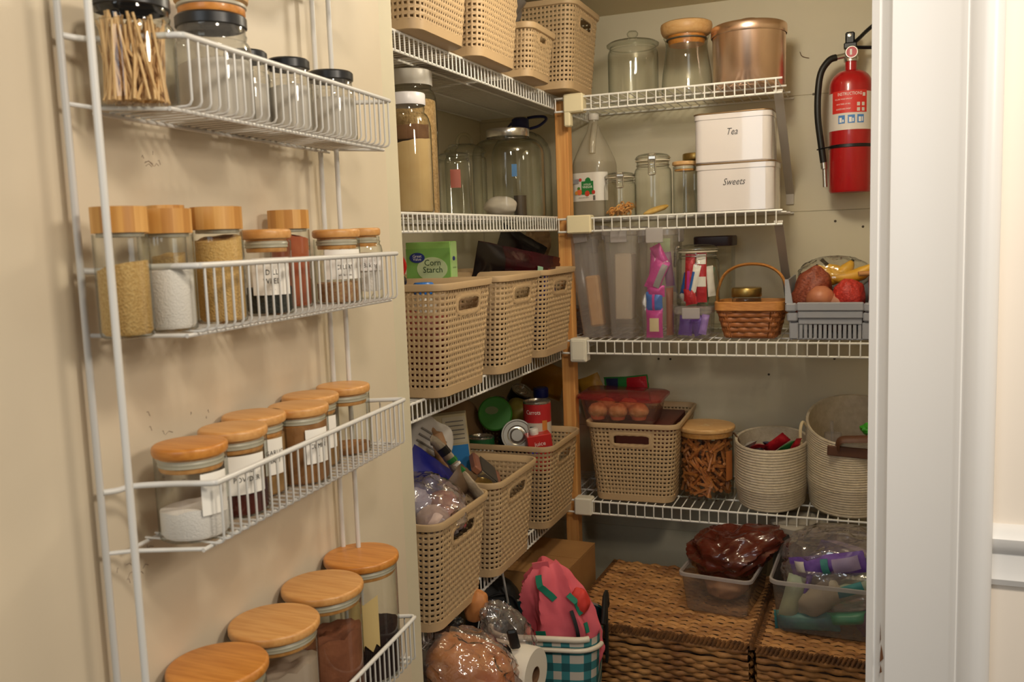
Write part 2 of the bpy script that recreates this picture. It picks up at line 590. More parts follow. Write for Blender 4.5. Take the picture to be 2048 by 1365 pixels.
for i, (z, l) in enumerate(zip(ZS, nb)):
    xe = -.222 if i < 2 else .60
    t = wire_shelf('wire_shelf', l, (XB0, YBF, z), 0, xe - XB0, YB - YBF - .004, .0272, 'white wire shelves in the pantry')
    # cream end cap that grips the shelf beside the post
    w = (.060, .075, .052, .055)[i]
    x0 = .03
    e = MB().box(x0, x0 + w, -.012, .030, -.046, .008, .004)
    if i == 0:
        e.box(x0, x0 + .02, -.010, .02, -.085, -.040, .004)
    if i == 2:
        e = MB().box(x0, x0 + w, -.012, .030, -.066, .006, .004).box(x0 + .006, x0 + w - .006, -.0135, 0, -.060, .0, .002)
    e.build('end_cap', M_CREAMP if i < 2 else mat('white_plastic_cap', '#DDD8C8', 0.4), t)
    if i < 2:
        L = xe - XB0
        y1 = YB - YBF - .004
        b = MB().box(L - .0215, L - .004, -.02, 0, -.001, .001)
        b = MB()
        a = Vector((L - .012, .012, -.036)); d = Vector((L - .012, y1, -.30))
        b.loft([[(p.x - .012, p.y, p.z), (p.x + .012, p.y, p.z), (p.x + .012, p.y + .004, p.z + .006), (p.x - .012, p.y + .004, p.z + .006)] for p in (a, a.lerp(d, .5), d)])
        b.build('brace', M_BRACE, t)
        MB().box(L - .024, L, y1 - .003, y1 + .003, -.33, -.27, .001).build('brace_plate', M_BRACE, t)
# wire support legs that hang under the lowest left shelf
for k, y in enumerate((2.075, 1.665)):
    y = y - 1.50
    MB().tube(smooth_path([(y - .012, .0, -.02), (y - .004, -.001, -.03), (y + .07, .012, -.175), (y + .075, .014, -.192), (y + .068, .03, -.20), (y + .0, .18, -.23)], 5), .0032, 8).build('support_leg', M_WIRE, left_shelves[3])
    MB().tube([(y - .05, .02, -.02), (y - .035, .06, -.19)], .0018, 6).build('support_leg', M_WIRE, left_shelves[3])

post = MB().box(-.880, -.840, 2.602, 2.642, FLOOR, 1.853, .002).build('wooden_post', M_POST)
tag(post, 'bare orange pine post in the corner between the left and back shelves', 'post')

# ------------------------------------------------------------------ beige open-weave baskets
def basket_meshes(hx0, hy0, hx1, hy1, h, pitch=.0122, cr=.032, handles=((1, .79),), hole=(.23, .77, .30, .70), hw=.056, hh=.0165):
    """open weave basket: base half sizes, rim half sizes, height; a handle hole in the +X and -X ends"""
    k = 4
    def pts(t):
        hx, hy = hx0 + (hx1 - hx0) * t, hy0 + (hy1 - hy0) * t
        nx, ny = max(4, round(2 * (hx1 - cr) / pitch)), max(4, round(2 * (hy1 - cr) / pitch))
        P = []
        for (sx, sy, a, n) in ((1, -1, -pi / 2, ny), (1, 1, 0, nx), (-1, 1, pi / 2, ny), (-1, -1, pi, nx)):
            c = (sx * (hx - cr), sy * (hy - cr))
            A = [(c[0] + cr * cos(a + pi / 2 * i / k), c[1] + cr * sin(a + pi / 2 * i / k)) for i in range(k + 1)]
            P += A
            nxt = {0: (hx - cr, hy - cr), 1: (-hx + cr, hy - cr), 2: (-hx + cr, -hy + cr), 3: (hx - cr, -hy + cr)}[[(1, -1), (1, 1), (-1, 1), (-1, -1)].index((sx, sy))]
            a2 = a + pi / 2
            b = (nxt[0] + cr * cos(a2), nxt[1] + cr * sin(a2))
            P += [(A[-1][0] + (b[0] - A[-1][0]) * i / n, A[-1][1] + (b[1] - A[-1][1]) * i / n) for i in range(1, n)]
        return P
    zb, zt = .020, h - .013
    rows = round((zt - zb) / pitch)
    R = [pts((zb + (zt - zb) * r / rows) / h) for r in range(rows + 1)]
    n = len(R[0])
    Zs = [zb + (zt - zb) * r / rows for r in range(rows + 1)]
    mb = MB()
    mb.sharp = False
    V, F = [], []
    def nrm(r, c):
        a, b = R[r][(c - 1) % n], R[r][(c + 1) % n]
        d = Vector((b[0] - a[0], b[1] - a[1], 0)).normalized()
        return Vector((d.y, -d.x, 0))
    NN = [nrm(0, c) for c in range(n)]
    go, gi = {}, {}
    for r in range(rows + 1):
        for c in range(n):
            p = Vector((R[r][c][0], R[r][c][1], Zs[r]))
            d = .0024 if (r + c) % 2 else -.0010
            go[r, c] = len(V); V.append(p + NN[c] * d)
            gi[r, c] = len(V); V.append(p + NN[c] * (d - .0026))
    zc = h * handles[0][1]
    for r in range(rows):
        for c in range(n):
            c2 = (c + 1) % n
            q = [(r, c), (r, c2), (r + 1, c2), (r + 1, c)]
            P = [Vector((R[a][b][0], R[a][b][1], Zs[a])) for a, b in q]
            m = (P[0] + P[1] + P[2] + P[3]) / 4
            solid = False
            if abs(m.x) > hx0 - .012:
                e = (abs(m.y) / hw) ** 4 + (abs(m.z - zc) / hh) ** 4
                e2 = (abs(m.y) / (hw + .012)) ** 4 + (abs(m.z - zc) / (hh + .012)) ** 4
                if e < 1: continue
                solid = e2 < 1
            if solid:
                F.append(tuple(go[x] for x in q)); F.append(tuple(gi[x] for x in q)[::-1])
                continue
            u0, u1, v0, v1 = hole
            H = []
            for (u, v) in ((u0, v0), (u1, v0), (u1, v1), (u0, v1)):
                H.append(P[0] * (1 - u) * (1 - v) + P[1] * u * (1 - v) + P[2] * u * v + P[3] * (1 - u) * v)
            nn = NN[c]
            oi = len(V)
            V += [x + nn * .0004 for x in H] + [x - nn * .0026 for x in H]
            for k2 in range(4):
                l = (k2 + 1) % 4
                F.append((go[q[k2]], go[q[l]], oi + l, oi + k2))
                F.append((gi[q[l]], gi[q[k2]], oi + 4 + k2, oi + 4 + l))
                F.append((oi + k2, oi + l, oi + 4 + l, oi + 4 + k2))
    mb.add(V, F, True)
    body = mb.mesh('weave', M_BASKET)
    def rr(t, ex, z):
        return rrect(hx0 + (hx1 - hx0) * t + ex, hy0 + (hy1 - hy0) * t + ex, cr + ex, z, 6)
    t1 = (h - .013) / h
    rim = MB().loft([rr(t1, .0025, h - .016), rr(t1, .0070, h - .0145), rr(1, .0080, h - .003), rr(1, .007, h), rr(1, .001, h), rr(1, -.0015, h - .003), rr(t1, -.004, h - .016), rr(t1, .0025, h - .016)], False, False, True).mesh('rim', M_BASKET)
    base = MB().loft([rr(0, -.003, 0), rr(0, .001, .002), rr(.09, .0012, .0225), rr(.09, -.0025, .0225), rr(0, -.004, .004)], True, True, True).mesh('base', M_BASKET)
    hs = []
    for sx in (1, -1):
        P = []
        for i in range(40):
            a = 2 * pi * i / 40
            y = math.copysign(abs(cos(a)) ** .5, cos(a)) * (hw + .003)
            z = zc + math.copysign(abs(sin(a)) ** .5, sin(a)) * (hh + .003)
            x = hx0 + (hx1 - hx0) * z / h
            P.append((sx * (x + .0003), y, z))
        hs.append(MB().tube(P, .0042, 6, closed=True, flat=(.6, 1.2, (1, 0, 0))).mesh('handle_grip', M_BASKET))
    return body, rim, base, hs

def basket(label, loc, rz, meshes, name='storage_basket', group='beige open-weave storage baskets'):
    t = thing(name, label, 'basket', loc, rz, group)
    for nm, me in (('weave', meshes[0]), ('rim', meshes[1]), ('base', meshes[2]), ('handle_grip', meshes[3][0]), ('handle_grip', meshes[3][1])):
        o = bpy.data.objects.new(nm, me)
        COL.objects.link(o)
        o.parent = t
    return t

BIG = basket_meshes(.166, .117, .186, .137, .245)
SMALL = basket_meshes(.105, .082, .118, .098, .135, handles=((1, .76),), hw=.026, hh=.010, cr=.026)
for (x, y, z, rz, l, ms) in (
    (-1.003, 1.800, ZL[2], 0, 'beige woven basket holding the green corn starch box', BIG),
    (-1.003, 2.130, ZL[2], 0, 'beige woven basket between the corn starch basket and the red pouch basket', BIG),
    (-1.003, 2.436, ZL[2], 0, 'beige woven basket beside the wooden post with a dark red pouch on top', BIG),
    (-1.003, 1.727, ZL[3], 0, 'beige woven basket stuffed with a clear bag and a blue bag, lowest left shelf', BIG),
    (-1.003, 2.050, ZL[3], 0, 'beige woven basket with a silver packet in the middle of the lowest left shelf', BIG),
    (-1.003, 2.430, ZL[3], 0, 'beige woven basket full of cans on the lowest left shelf', BIG),
    (-1.003, 1.760, ZL[0], 0, 'big beige woven basket nearest the door on the topmost left shelf', BIG),
    (-1.003, 2.066, ZL[0], 0, 'big beige woven basket in the middle of the topmost left shelf', BIG),
    (-.935, 2.345, ZL[0], 0, 'small narrow beige woven basket on the topmost left shelf', SMALL),
    (-.965, 2.625, ZL[0], 0, 'tall beige woven basket in the top corner left of the glass knob jar', BIG),
    (-.664, 2.757, ZS[3], -pi / 2 + .03, 'wide beige woven basket under the red-lidded tub on the lowest back shelf', BIG)):
    basket(l, (x, y, z), rz, ms)
# ------------------------------------------------------------------ jars
M_GLASS = clear('jar_glass', '#fbfcfa', '#a2aca0', 1.0)
M_GLASS2 = clear('thick_jar_glass', '#fafbf8', '#8b9488', 1.1)
M_FROST = clear('dusty_jar_glass', '#f4f4f1', '#98a09e', 1.1, 0.05, milk=.16, milkc='#d8d2c8')
M_BAMBOO = mat('bamboo_lid', '#D7A05F', 0.42, hex2='#C68A48', vscale=9, stretch=(1.5, 16, 16), bump=.05, bscale=40, coat=.15)
M_BAMBOO2 = mat('bamboo_lid_honey', '#CF8A3C', 0.4, hex2='#B87229', vscale=9, stretch=(1.5, 16, 16), bump=.05, bscale=40, coat=.2)
M_BAMBOO3 = mat('bamboo_lid_pale', '#D6AD76', 0.45, hex2='#C99A60', vscale=9, stretch=(1.5, 16, 16), bump=.05, bscale=40)
M_STRIP = [mat('bamboo_stave_' + n, h, 0.45, hex2=h2, vscale=10, stretch=(20, 20, 1)) for n, h, h2 in (('light', '#D8A55E', '#CC964F'), ('mid', '#CE974D', '#C28A43'), ('dark', '#BD843E', '#B17836'))]
M_SEAL = mat('silicone_seal', '#B3AC98', 0.4)
M_LID = mat('black_lid', '#17181A', 0.35, bump=.02)
M_LABEL = mat('white_label_paper', '#F6F1E6', 0.55)
M_INK = mat('black_ink', '#2A2724', 0.7)
M_SILVER = mat('silver_metal', '#C9C5BC', 0.22, 0.9)
M_GOLD = mat('gold_metal', '#B79A5A', 0.3, 0.9)

def glass_profile(r, h, neck=None, foot=.004):
    p = [(0, .0015), (r - foot, .0), (r - .001, .002), (r, foot + .002)]
    if neck is None:
        p += [(r, h)]
    else:
        nr, nh, sh = neck          # neck radius, neck height, shoulder height
        p += [(r, h - nh - sh)]
        for k in range(1, 7):
            a = pi / 2 * k / 6
            p.append((nr + (r - nr) * cos(a), h - nh - sh + sh * sin(a)))
        p += [(nr, h - nh + .0015), (nr + .0012, h - nh * .6), (nr, h - nh * .5), (nr, h)]
    return p

def fill(parent, name, r, z0, z1, m, slope=0.0, rough=.0015, seed=1, kind=None):
    """packed powder, grain or salt inside a jar, its top a little uneven"""
    mb = MB()
    n, rings = 28, 6
    V = [(0, 0, z0)]
    V += [((r - .003) * cos(2 * pi * k / n), (r - .003) * sin(2 * pi * k / n), z0) for k in range(n)]
    V += [(r * cos(2 * pi * k / n), r * sin(2 * pi * k / n), z0 + .004) for k in range(n)]
    F = [(0, 1 + (k + 1) % n, 1 + k) for k in range(n)] + [(1 + k, 1 + (k + 1) % n, 1 + n + (k + 1) % n, 1 + n + k) for k in range(n)]
    last = 1 + n
    for i in range(rings):
        rr_ = r * (1 - i / rings)
        st = len(V)
        for k in range(n):
            a = 2 * pi * k / n
            x, y = rr_ * cos(a), rr_ * sin(a)
            V.append((x, y, z1 + slope * x / r + rough * noise.noise((x * 60 + seed, y * 60, seed)) * 2))
        F += [(last + k, last + (k + 1) % n, st + (k + 1) % n, st + k) for k in range(n)]
        last = st
    V.append((0, 0, z1 + rough))
    F += [(last + k, last + (k + 1) % n, len(V) - 1) for k in range(n)]
    return mb.add(V, F, True).build(name, m, parent, kind=kind)

def disc_lid(t, r, h, m, th=.0125, seal=True, name='lid'):
    """flat bamboo lid with rounded edge, sealing rings and plug reaching into the neck; h = rim height of the glass"""
    p = [(0, th)] + [(r - .004 + .004 * sin(a), th - .004 + .004 * cos(a)) for a in [pi / 2 * k / 4 for k in range(5)]] + [(r, .004), (r - .0012, .0012), (r - .004, 0), (0, 0)]
    lid = MB().lathe(p[::-1], 40).build(name, m, t, (0, 0, h + .0008))
    plug = MB().lathe([(0, -.016), (r - .0075, -.016), (r - .0065, -.0145), (r - .0065, 0), (0, 0)], 32).build('plug', M_BAMBOO, lid)
    if seal:
        MB().lathe([(r - .0068, -.011), (r - .0048, -.0098), (r - .0055, -.0075), (r - .0046, -.0055), (r - .0058, -.003), (r - .0068, -.0015)], 32).build('seal_ring', M_SEAL, lid)
    return lid

def paper_label(t, r, a0, half, z0, z1, texts=(), m=None):
    lab = MB().patch(r + .0007, a0 - half, a0 + half, z0, z1, 10).build('label', m or M_LABEL, t)
    for (tx, size, z, xs) in texts:
        lettering(lab, tx, size, on_cyl(r + .0012, a0, z), M_INK, xs=xs, spacing=1.1)
    return lab

def spice_jar(label, loc, r, h, lid='disc', lidm=None, group='bamboo-lidded spice jars', name='spice_jar', rz=0.0, glass=None, lid_r=None, lid_h=.028, neck=None):
    t = thing(name, label, 'jar', loc, rz, group)
    MB().lathe(glass_profile(r, h, neck), 40).build('glass_body', glass or M_GLASS, t)
    lr = lid_r or r + .001
    if lid == 'disc':
        disc_lid(t, lr, h, lidm or M_BAMBOO)
    elif lid == 'thick':
        # lid turned from glued bamboo staves: each stave is a flat facet of its own
        n = 15
        ld = MB().lathe([(0, 0), (lr - .003, 0), (lr - .003, lid_h), (0, lid_h)], 30, smooth=False).build('lid', M_STRIP[1], t, (0, 0, h + .001))
        for q in range(3):
            pass
        meshes = [MB().loft([[((lr - .0035) * cos(-pi / n), (lr - .0035) * sin(-pi / n), z), (lr * cos(-pi / n), lr * sin(-pi / n), z), (lr * 1.012, 0, z), (lr * cos(pi / n), lr * sin(pi / n), z), ((lr - .0035) * cos(pi / n), (lr - .0035) * sin(pi / n), z)] for z in (0.0, lid_h * .95, lid_h)]).mesh('stave', M_STRIP[q]) for q in range(3)]
        for k in range(n):
            o = bpy.data.objects.new('stave', meshes[(k * 7 + k // 3) % 3])
            COL.objects.link(o)
            o.parent = ld
            o.rotation_euler = (0, 0, 2 * pi * k / n)
        MB().lathe([(lr - .006, -.004), (lr - .004, -.004), (lr - .004, 0), (lr - .006, 0)], 28).build('neck_ring', M_SEAL, t, (0, 0, h + .001))
    elif lid == 'black':
        p = [(lr - .002, 0), (lr, .001), (lr, lid_h - .0025), (lr - .0025, lid_h), (0, lid_h)]
        MB().lathe(p, 40).build('lid', M_LID, t, (0, 0, h - .002))
    return t

FL = [z - DROP for z in RAIL]      # tray floors
CAMDIR = lambda s: math.atan2(-rk(-.05, s, 0).y, -rk(-.05, s, 0).x)
M_SALT = mat('white_salt', '#EFE8E2', 0.8, bump=.3, bscale=500)
M_GRAIN = mat('golden_grain', '#D2AE70', 0.8, hex2='#BB9354', vscale=420, bump=.5, bscale=420)
M_GRAIN2 = mat('yellow_grain', '#DDB673', 0.8, hex2='#CFA25C', vscale=420, bump=.5, bscale=420)
M_DILL = mat('dark_dried_herb', '#3A3B33', 0.9, hex2='#23251F', vscale=300, bump=.6, bscale=260)
M_PAPRIKA = mat('paprika_powder', '#B5653C', 0.85, hex2='#A04A28', vscale=25)
M_CHILI = mat('chili_powder', '#5E2213', 0.9, hex2='#45160B', vscale=40)
M_TAN = mat('tan_spice', '#A47444', 0.9, hex2='#8E6032', vscale=50)
M_BEIGE = mat('beige_spice', '#B88E58', 0.9, hex2='#A37B48', vscale=60)
M_COCOA = mat('cocoa_powder', '#9A6042', 0.95, hex2='#834E34', vscale=30, bump=.4, bscale=80)
M_COFFEE = mat('dark_cocoa', '#2E1A16', 0.95, hex2='#22110E', vscale=30, bump=.4, bscale=60)
M_SEED = mat('spice_seeds', '#9C6A48', 0.8, hex2='#B89468', vscale=200)
M_GREYP = mat('grey_white_powder', '#E4DED4', 0.85, hex2='#D6CFC6', vscale=14)

# top tray: black-lidded jars
f = FL[1] + .0005
t = spice_jar('black-lidded glass jar full of wooden skewers on the upper tray', rk(-.056, .790, f), .0418, .098, 'black', group='black-lidded glass jars', name='glass_jar', lid_r=.0388, lid_h=.014, neck=(.0368, .016, .012), glass=M_GLASS2)
sk = MB()
q = random.Random(5)
for k in range(120):
    a, rr_ = q.uniform(0, 2 * pi), .034 * math.sqrt(q.random())
    a2, r2 = a + q.uniform(-1.5, 1.5), .033 * math.sqrt(q.random())
    zt = q.uniform(.080, .091) if q.random() < .75 else q.uniform(.05, .08)
    sk.tube([(rr_ * cos(a), rr_ * sin(a), .004), (r2 * cos(a2), r2 * sin(a2), zt)], .0016, 5)
sko = sk.build('wooden_skewers', mat('pale_skewer_wood', '#E2BE88', 0.6, hex2='#D3A76E', vscale=30, stretch=(30, 30, 2)), None, rk(-.056, .790, f), kind='stuff')
tag(sko, 'bundle of thin pale wooden skewers standing inside the black-lidded jar', 'skewers')
t = spice_jar('large black-lidded glass jar with a wooden lid stacked on top, upper tray', rk(-.062, .935, f), .044, .110, 'black', group='black-lidded glass jars', name='glass_jar', lid_r=.0405, lid_h=.014, neck=(.0385, .018, .014), glass=M_FROST)
fill(t, 'powder', .041, .004, .066, M_GREYP, .004)
wl = thing('bamboo_disc', 'loose round wooden disc lid with white seal lying on a black-lidded jar', 'lid', rk(-.062, .938, f + .1225))
MB().lathe([(0, 0), (.037, 0), (.038, .002), (.038, .008), (0, .008)], 36).build('plug', M_BAMBOO2, wl)
MB().lathe([(.037, .008), (.0395, .0095), (.0395, .0125), (.037, .014)], 36).build('seal_ring', M_SEAL, wl)
MB().lathe([(0, .013), (.036, .013), (.0415, .016), (.0428, .023), (.0415, .030), (.036, .033), (0, .033)], 40).build('lid_top', M_BAMBOO3, wl)
for (lx, s, r, h, l) in ((-.084, 1.036, .029, .104, 'small black-lidded jar tucked against the door behind the others, upper tray'), (-.048, 1.078, .030, .098, 'small black-lidded jar of pale powder, second from the far end of the upper tray'), (-.050, 1.196, .0355, .101, 'small black-lidded jar of pale powder at the far end of the upper tray')):
    t = spice_jar(l, rk(lx, s, f), r, h - .012, 'black', group='black-lidded glass jars', name='glass_jar', lid_r=r * .93, lid_h=.013, neck=(r * .87, .016, .010), glass=M_FROST)
    fill(t, 'powder', r - .003, .004, .060, M_GREYP, .002, seed=s)

# second tray
f = FL[2] + .0005
for (lx, s, r, h, m, lvl, l) in (
        (-.050, .742, .0262, .103, M_GRAIN, .072, 'tall glass jar of golden sugar with thick bamboo lid, nearest on the second tray'),
        (-.047, .805, .0278, .102, M_SALT, .066, 'tall glass jar of white salt with thick bamboo lid on the second tray'),
        (-.044, .893, .0280, .106, M_GRAIN2, .097, 'tall glass jar of yellow grain with thick bamboo lid on the second tray'),
        (-.0885, .862, .0200, .109, M_GRAIN, .080, 'slim jar with thick bamboo lid hidden behind the salt and grain jars'),
        (-.078, 1.105, .0275, .108, M_PAPRIKA, .100, 'tall jar of orange-red paprika with thick bamboo lid on the second tray')):
    t = spice_jar(l, rk(lx, s, f), r, h, 'thick', group='thick bamboo-lidded jars', lid_r=r * 1.01, lid_h=.0255, rz=s * 9, glass=M_GLASS2)
    fill(t, 'contents', r - .0022, .003, lvl, m, .004, seed=s * 9)
a = CAMDIR(1.0)
t = spice_jar('short glass jar labelled dill weed with thin bamboo lid on the second tray', rk(-.047, .997, f), .0305, .094, rz=0)
fill(t, 'contents', .0282, .003, .034, M_DILL)
paper_label(t, .0305, a + .15, .80, .026, .072, (('DILL', .0095, .054, .8), ('WEED', .0095, .043, .8), ('- - -', .005, .033, .8)))
a = CAMDIR(1.18)
t = spice_jar('glass jar labelled celery with thin bamboo lid on the second tray', rk(-.047, 1.182, f), .0335, .094)
fill(t, 'contents', .031, .003, .030, M_SEED)
paper_label(t, .0335, a + .30, .85, .036, .078, (('CELERY', .0090, .053, .8), ('whole seeds', .0040, .042, .9)))
t = spice_jar('small clear jar labelled baking with flat bamboo lid, far end of the second tray', rk(-.046, 1.272, f), .0262, .096, neck=(.0225, .012, .012), lid_r=.0245, glass=M_GLASS2)
fill(t, 'contents', .0235, .012, .070, M_SALT)
paper_label(t, .0262, CAMDIR(1.27) + .25, .75, .044, .066, (('Baking', .0095, .052, .85),), m=M_SALT)

# third tray: six labelled spice jars
f = FL[3] + .0005
for (lx, s, m, lvl, txt, aoff, half, l) in (
        (-.050, .823, M_SALT, .034, '', .62, .42, 'spice jar with a little white salt at its bottom, nearest on the third tray'),
        (-.053, .908, M_CHILI, .033, 'CHILI\nPOWDER', .32, .62, 'spice jar labelled chili powder with dark red powder on the third tray'),
        (-.074, .985, M_BEIGE, .074, 'GARLIC\nSALT', .62, .35, 'spice jar of beige powder behind the chili powder jar'),
        (-.048, 1.050, M_TAN, .080, 'CUMIN', .62, .45, 'spice jar full of tan brown powder in the middle of the third tray'),
        (-.074, 1.128, M_BEIGE, .040, 'SAGE', .62, .40, 'spice jar with white label behind the tan brown spice jar'),
        (-.066, 1.212, M_TAN, .012, '', .9, .40, 'nearly empty spice jar at the far end of the third tray')):
    t = spice_jar(l, rk(lx, s, f), .0390, .0915, 'disc', lidm=(M_BAMBOO2 if s < .85 else M_BAMBOO), lid_r=.0405)
    fill(t, 'contents', .0366, .003, lvl, m, .003, seed=s * 5)
    a = CAMDIR(s) + aoff
    parts_ = []
    if '\n' in txt:
        u_, v_ = txt.split('\n')
        parts_ = [(u_, .0085, .058, .85), (v_, .0085, .0475, .85), ('-', .005, .038, 1)]
    elif txt:
        parts_ = [(txt, .0085, .053, .85), ('-', .005, .040, 1)]
    paper_label(t, .0390, a, half, .030, .076, parts_) if txt or s < .85 else None

# bottom tray: four big canisters
f = FL[4] + .0005
for (lx, s, m, lvl, lm, l) in (
        (-.058, .853, M_SALT, .030, M_BAMBOO2, 'big glass canister with honey-brown bamboo lid, nearest on the bottom tray'),
        (-.058, .975, mat('dusty_flour', '#B3A08E', 0.9), .130, M_BAMBOO, 'big glass canister of pale flour, second on the bottom tray'),
        (-.058, 1.102, M_COCOA, .118, M_BAMBOO, 'big glass canister of reddish cocoa powder, third on the bottom tray'),
        (-.058, 1.225, M_COFFEE, .075, M_BAMBOO2, 'big glass canister of dark cocoa with a strip of tape, farthest on the bottom tray')):
    t = spice_jar(l, rk(lx, s, f), .0545, .180, 'disc', lidm=lm, lid_r=.0585, group='big bamboo-lidded canisters', name='canister')
    fill(t, 'contents', .0520, .004, lvl, m, .012, rough=.004, seed=s * 3)
    if s > 1.2:
        a = CAMDIR(s) - .02
        tp = MB()
        V = []
        for k in range(9):
            b = a - .42 + .84 * k / 8
            jag = .006 * ((k * 5) % 3 - 1)
            V += [(.0552 * cos(b), .0552 * sin(b), .062 + jag), (.0552 * cos(b), .0552 * sin(b), .135 - .6 * jag + (.01 if k > 6 else 0))]
        tp.add(V, [(2 * k, 2 * k + 2, 2 * k + 3, 2 * k + 1) for k in range(8)], True)
        tp.build('masking_tape', mat('yellowed_tape', '#CDB478', 0.7), t)
# ------------------------------------------------------------------ big jars on the second left shelf
M_WHITEP = mat('white_plastic', '#E3DFD6', 0.35)
M_WHITEL = mat('white_plastic_lid', '#F0EDF0', 0.3)
M_BIGGLASS = clear('big_jar_glass', '#fcfdfa', '#868d80', 1.15, .02)
M_OATS = mat('rolled_oats', '#C2A070', 0.9, hex2='#A58353', vscale=150, bump=1.0, bscale=150)
M_FLOUR = mat('cream_flour', '#C9AC7B', 0.9, hex2='#BFA06E', vscale=14)
M_BROWNP = mat('brown_sugar', '#7A5536', 0.9, hex2='#664329', vscale=40)
def screw_lid(t, r, z, h, m, name='lid', ribs=False):
    p = [(r - .001, 0), (r, .0015), (r, h - .004), (r - .0012, h - .0012), (r - .004, h), (0, h)]
    return MB().lathe(p, 40).build(name, m, t, (0, 0, z))

z2 = ZL[1] + .0005
t = thing('storage_jar', 'tall glass jar with white screw lid, layered with cream flour and brown sugar', 'jar', (-.935, 1.772, z2), 0, 'tall white-lidded jars')
MB().lathe(glass_profile(.0495, .245, (.036, .030, .040), .006), 44).build('glass_body', M_BIGGLASS, t)
fill(t, 'flour', .0468, .004, .150, M_FLOUR, .010)
fill(t, 'brown_sugar', .0440, .158, .186, M_BROWNP, .004)
screw_lid(t, .0395, .232, .026, M_WHITEL)
t = thing('storage_jar', 'taller glass jar of rolled oats with wide white lid, behind the flour jar', 'jar', (-1.02, 1.955, z2), 0, 'tall white-lidded jars')
MB().lathe(glass_profile(.0600, .325, (.048, .028, .035), .006), 44).build('glass_body', M_BIGGLASS, t)
fill(t, 'rolled_oats', .0572, .004, .262, M_OATS, .008, rough=.003)
screw_lid(t, .0515, .306, .036, M_WHITEP)
# glass canister with red label
t = thing('glass_canister', 'clear glass canister with knob lid and a red label, left of the huge jar', 'jar', (-1.000, 2.135, z2))
MB().lathe(glass_profile(.044, .150, (.039, .008, .010), .006), 40).build('glass_body', M_BIGGLASS, t)
MB().lathe([(.037, .146), (.042, .151), (.042, .156), (.034, .161), (.012, .165), (.008, .170), (.013, .176), (.012, .183), (0, .186)], 36).build('lid', M_BIGGLASS, t)
MB().patch(.0446, -1.35, -.75, .072, .118, 8).build('label', mat('faded_red_label', '#8E4A3A', 0.6), t)
# cookie jar with looped lid handle
t = thing('cookie_jar', 'large clear cookie jar with looped glass lid handle at the back of the shelf', 'jar', (-1.195, 2.640, z2))
MB().lathe(glass_profile(.066, .210, (.060, .010, .014), .007), 40).build('glass_body', M_BIGGLASS, t)
lid = MB().lathe([(.058, .206), (.066, .212), (.066, .219), (.058, .228), (.030, .240), (0, .243)], 40).build('lid', M_BIGGLASS, t)
MB().tube(arc((0, 0, .246), .026, -.35, pi + .35, 18, (cos(.9), sin(.9), 0), (0, 0, 1)), .0055, 8).build('loop_handle', M_BIGGLASS, lid)
# huge round jar
t = thing('huge_jar', 'huge round clear glass jar with silver metal lid and vertical ridges', 'jar', (-1.000, 2.520, z2))
mb = MB()
P = glass_profile(.1075, .252, (.060, .020, .048), .010)
mb.lathe(P, 56)
mb.v = [((x * (1 + (.010 * abs(cos(10 * math.atan2(y, x))) if .02 < z < .15 else 0))), y * (1 + (.010 * abs(cos(10 * math.atan2(y, x))) if .02 < z < .15 else 0)), z) for x, y, z in mb.v]
mb.build('glass_body', M_BIGGLASS, t)
screw_lid(t, .064, .236, .024, M_SILVER)
MB().patch(.1085, -1.12, -.98, .115, .150, 4).build('blue_sticker', mat('blue_sticker', '#346A9C', 0.5), t)
# clear scoop of white powder and dark tin inside the jar are separate things
o = MB().blob(.050, .040, .030, .1, 2, 4).build('powder_packet', mat('white_packet', '#C9BFB4', 0.6), None, (-1.015, 2.480, z2 + .034))
tag(o, 'small white packet lying inside the huge glass jar', 'packet')
o = MB().lathe([(0, 0), (.019, 0), (.019, .062), (0, .062)], 24).build('dark_tin', mat('dark_brown_tin', '#41352A', 0.4), None, (-.968, 2.522, z2 + .003))
tag(o, 'small dark brown tin standing inside the huge glass jar', 'tin')
# water jug with blue cap
t = thing('water_jug', 'big clear water jug with dark blue handled cap behind the huge jar', 'jug', (-1.060, 2.785, z2))
MB().lathe(glass_profile(.098, .312, (.024, .030, .085), .012), 40).build('bottle_body', M_BIGGLASS, t)
M_NAVY = mat('navy_plastic', '#141C55', 0.35)
cp = MB().lathe([(.026, .288), (.029, .290), (.028, .322), (.020, .328), (0, .328)], 28).build('cap', M_NAVY, t)
MB().tube(smooth_path([(.022, .008, .326), (.050, .020, .330), (.074, .030, .328), (.078, .031, .318), (.056, .022, .300), (.028, .010, .292)], 5), .0046, 8).tube([(-.024, -.008, .292), (-.040, -.014, .296), (-.022, -.008, .316)], .004, 6).build('carry_loop', M_NAVY, cp)

# ------------------------------------------------------------------ top back shelf
z1 = ZS[0] + .0005
t = thing('knob_jar', 'clear glass jar with glass knob lid on the topmost back shelf', 'jar', (-.681, 2.780, z1))
MB().lathe(glass_profile(.0770, .165, (.070, .010, .022), .006), 44).build('glass_body', M_BIGGLASS, t)
lid = MB().lathe([(.068, .160), (.079, .166), (.080, .171), (.072, .177), (.040, .185), (.014, .188)], 44).build('lid', M_BIGGLASS, t)
MB().lathe([(.012, .186), (.008, .191), (.016, .197), (.0175, .204), (.012, .211), (0, .213)], 24).build('knob', M_BIGGLASS, lid)
t = thing('stopper_jar', 'clear waisted glass jar with big wooden stopper on the topmost back shelf', 'jar', (-.511, 2.752, z1))
MB().lathe([(0, .002), (.070, 0), (.0755, .006), (.0755, .020), (.072, .060), (.064, .112), (.0605, .140), (.0625, .158), (.068, .168)], 44).build('glass_body', M_BIGGLASS, t)
st = MB().lathe([(0, .171), (.062, .171), (.070, .176), (.0745, .186), (.076, .198), (.074, .206), (.066, .210), (0, .211)], 44).build('stopper', M_BAMBOO3, t)
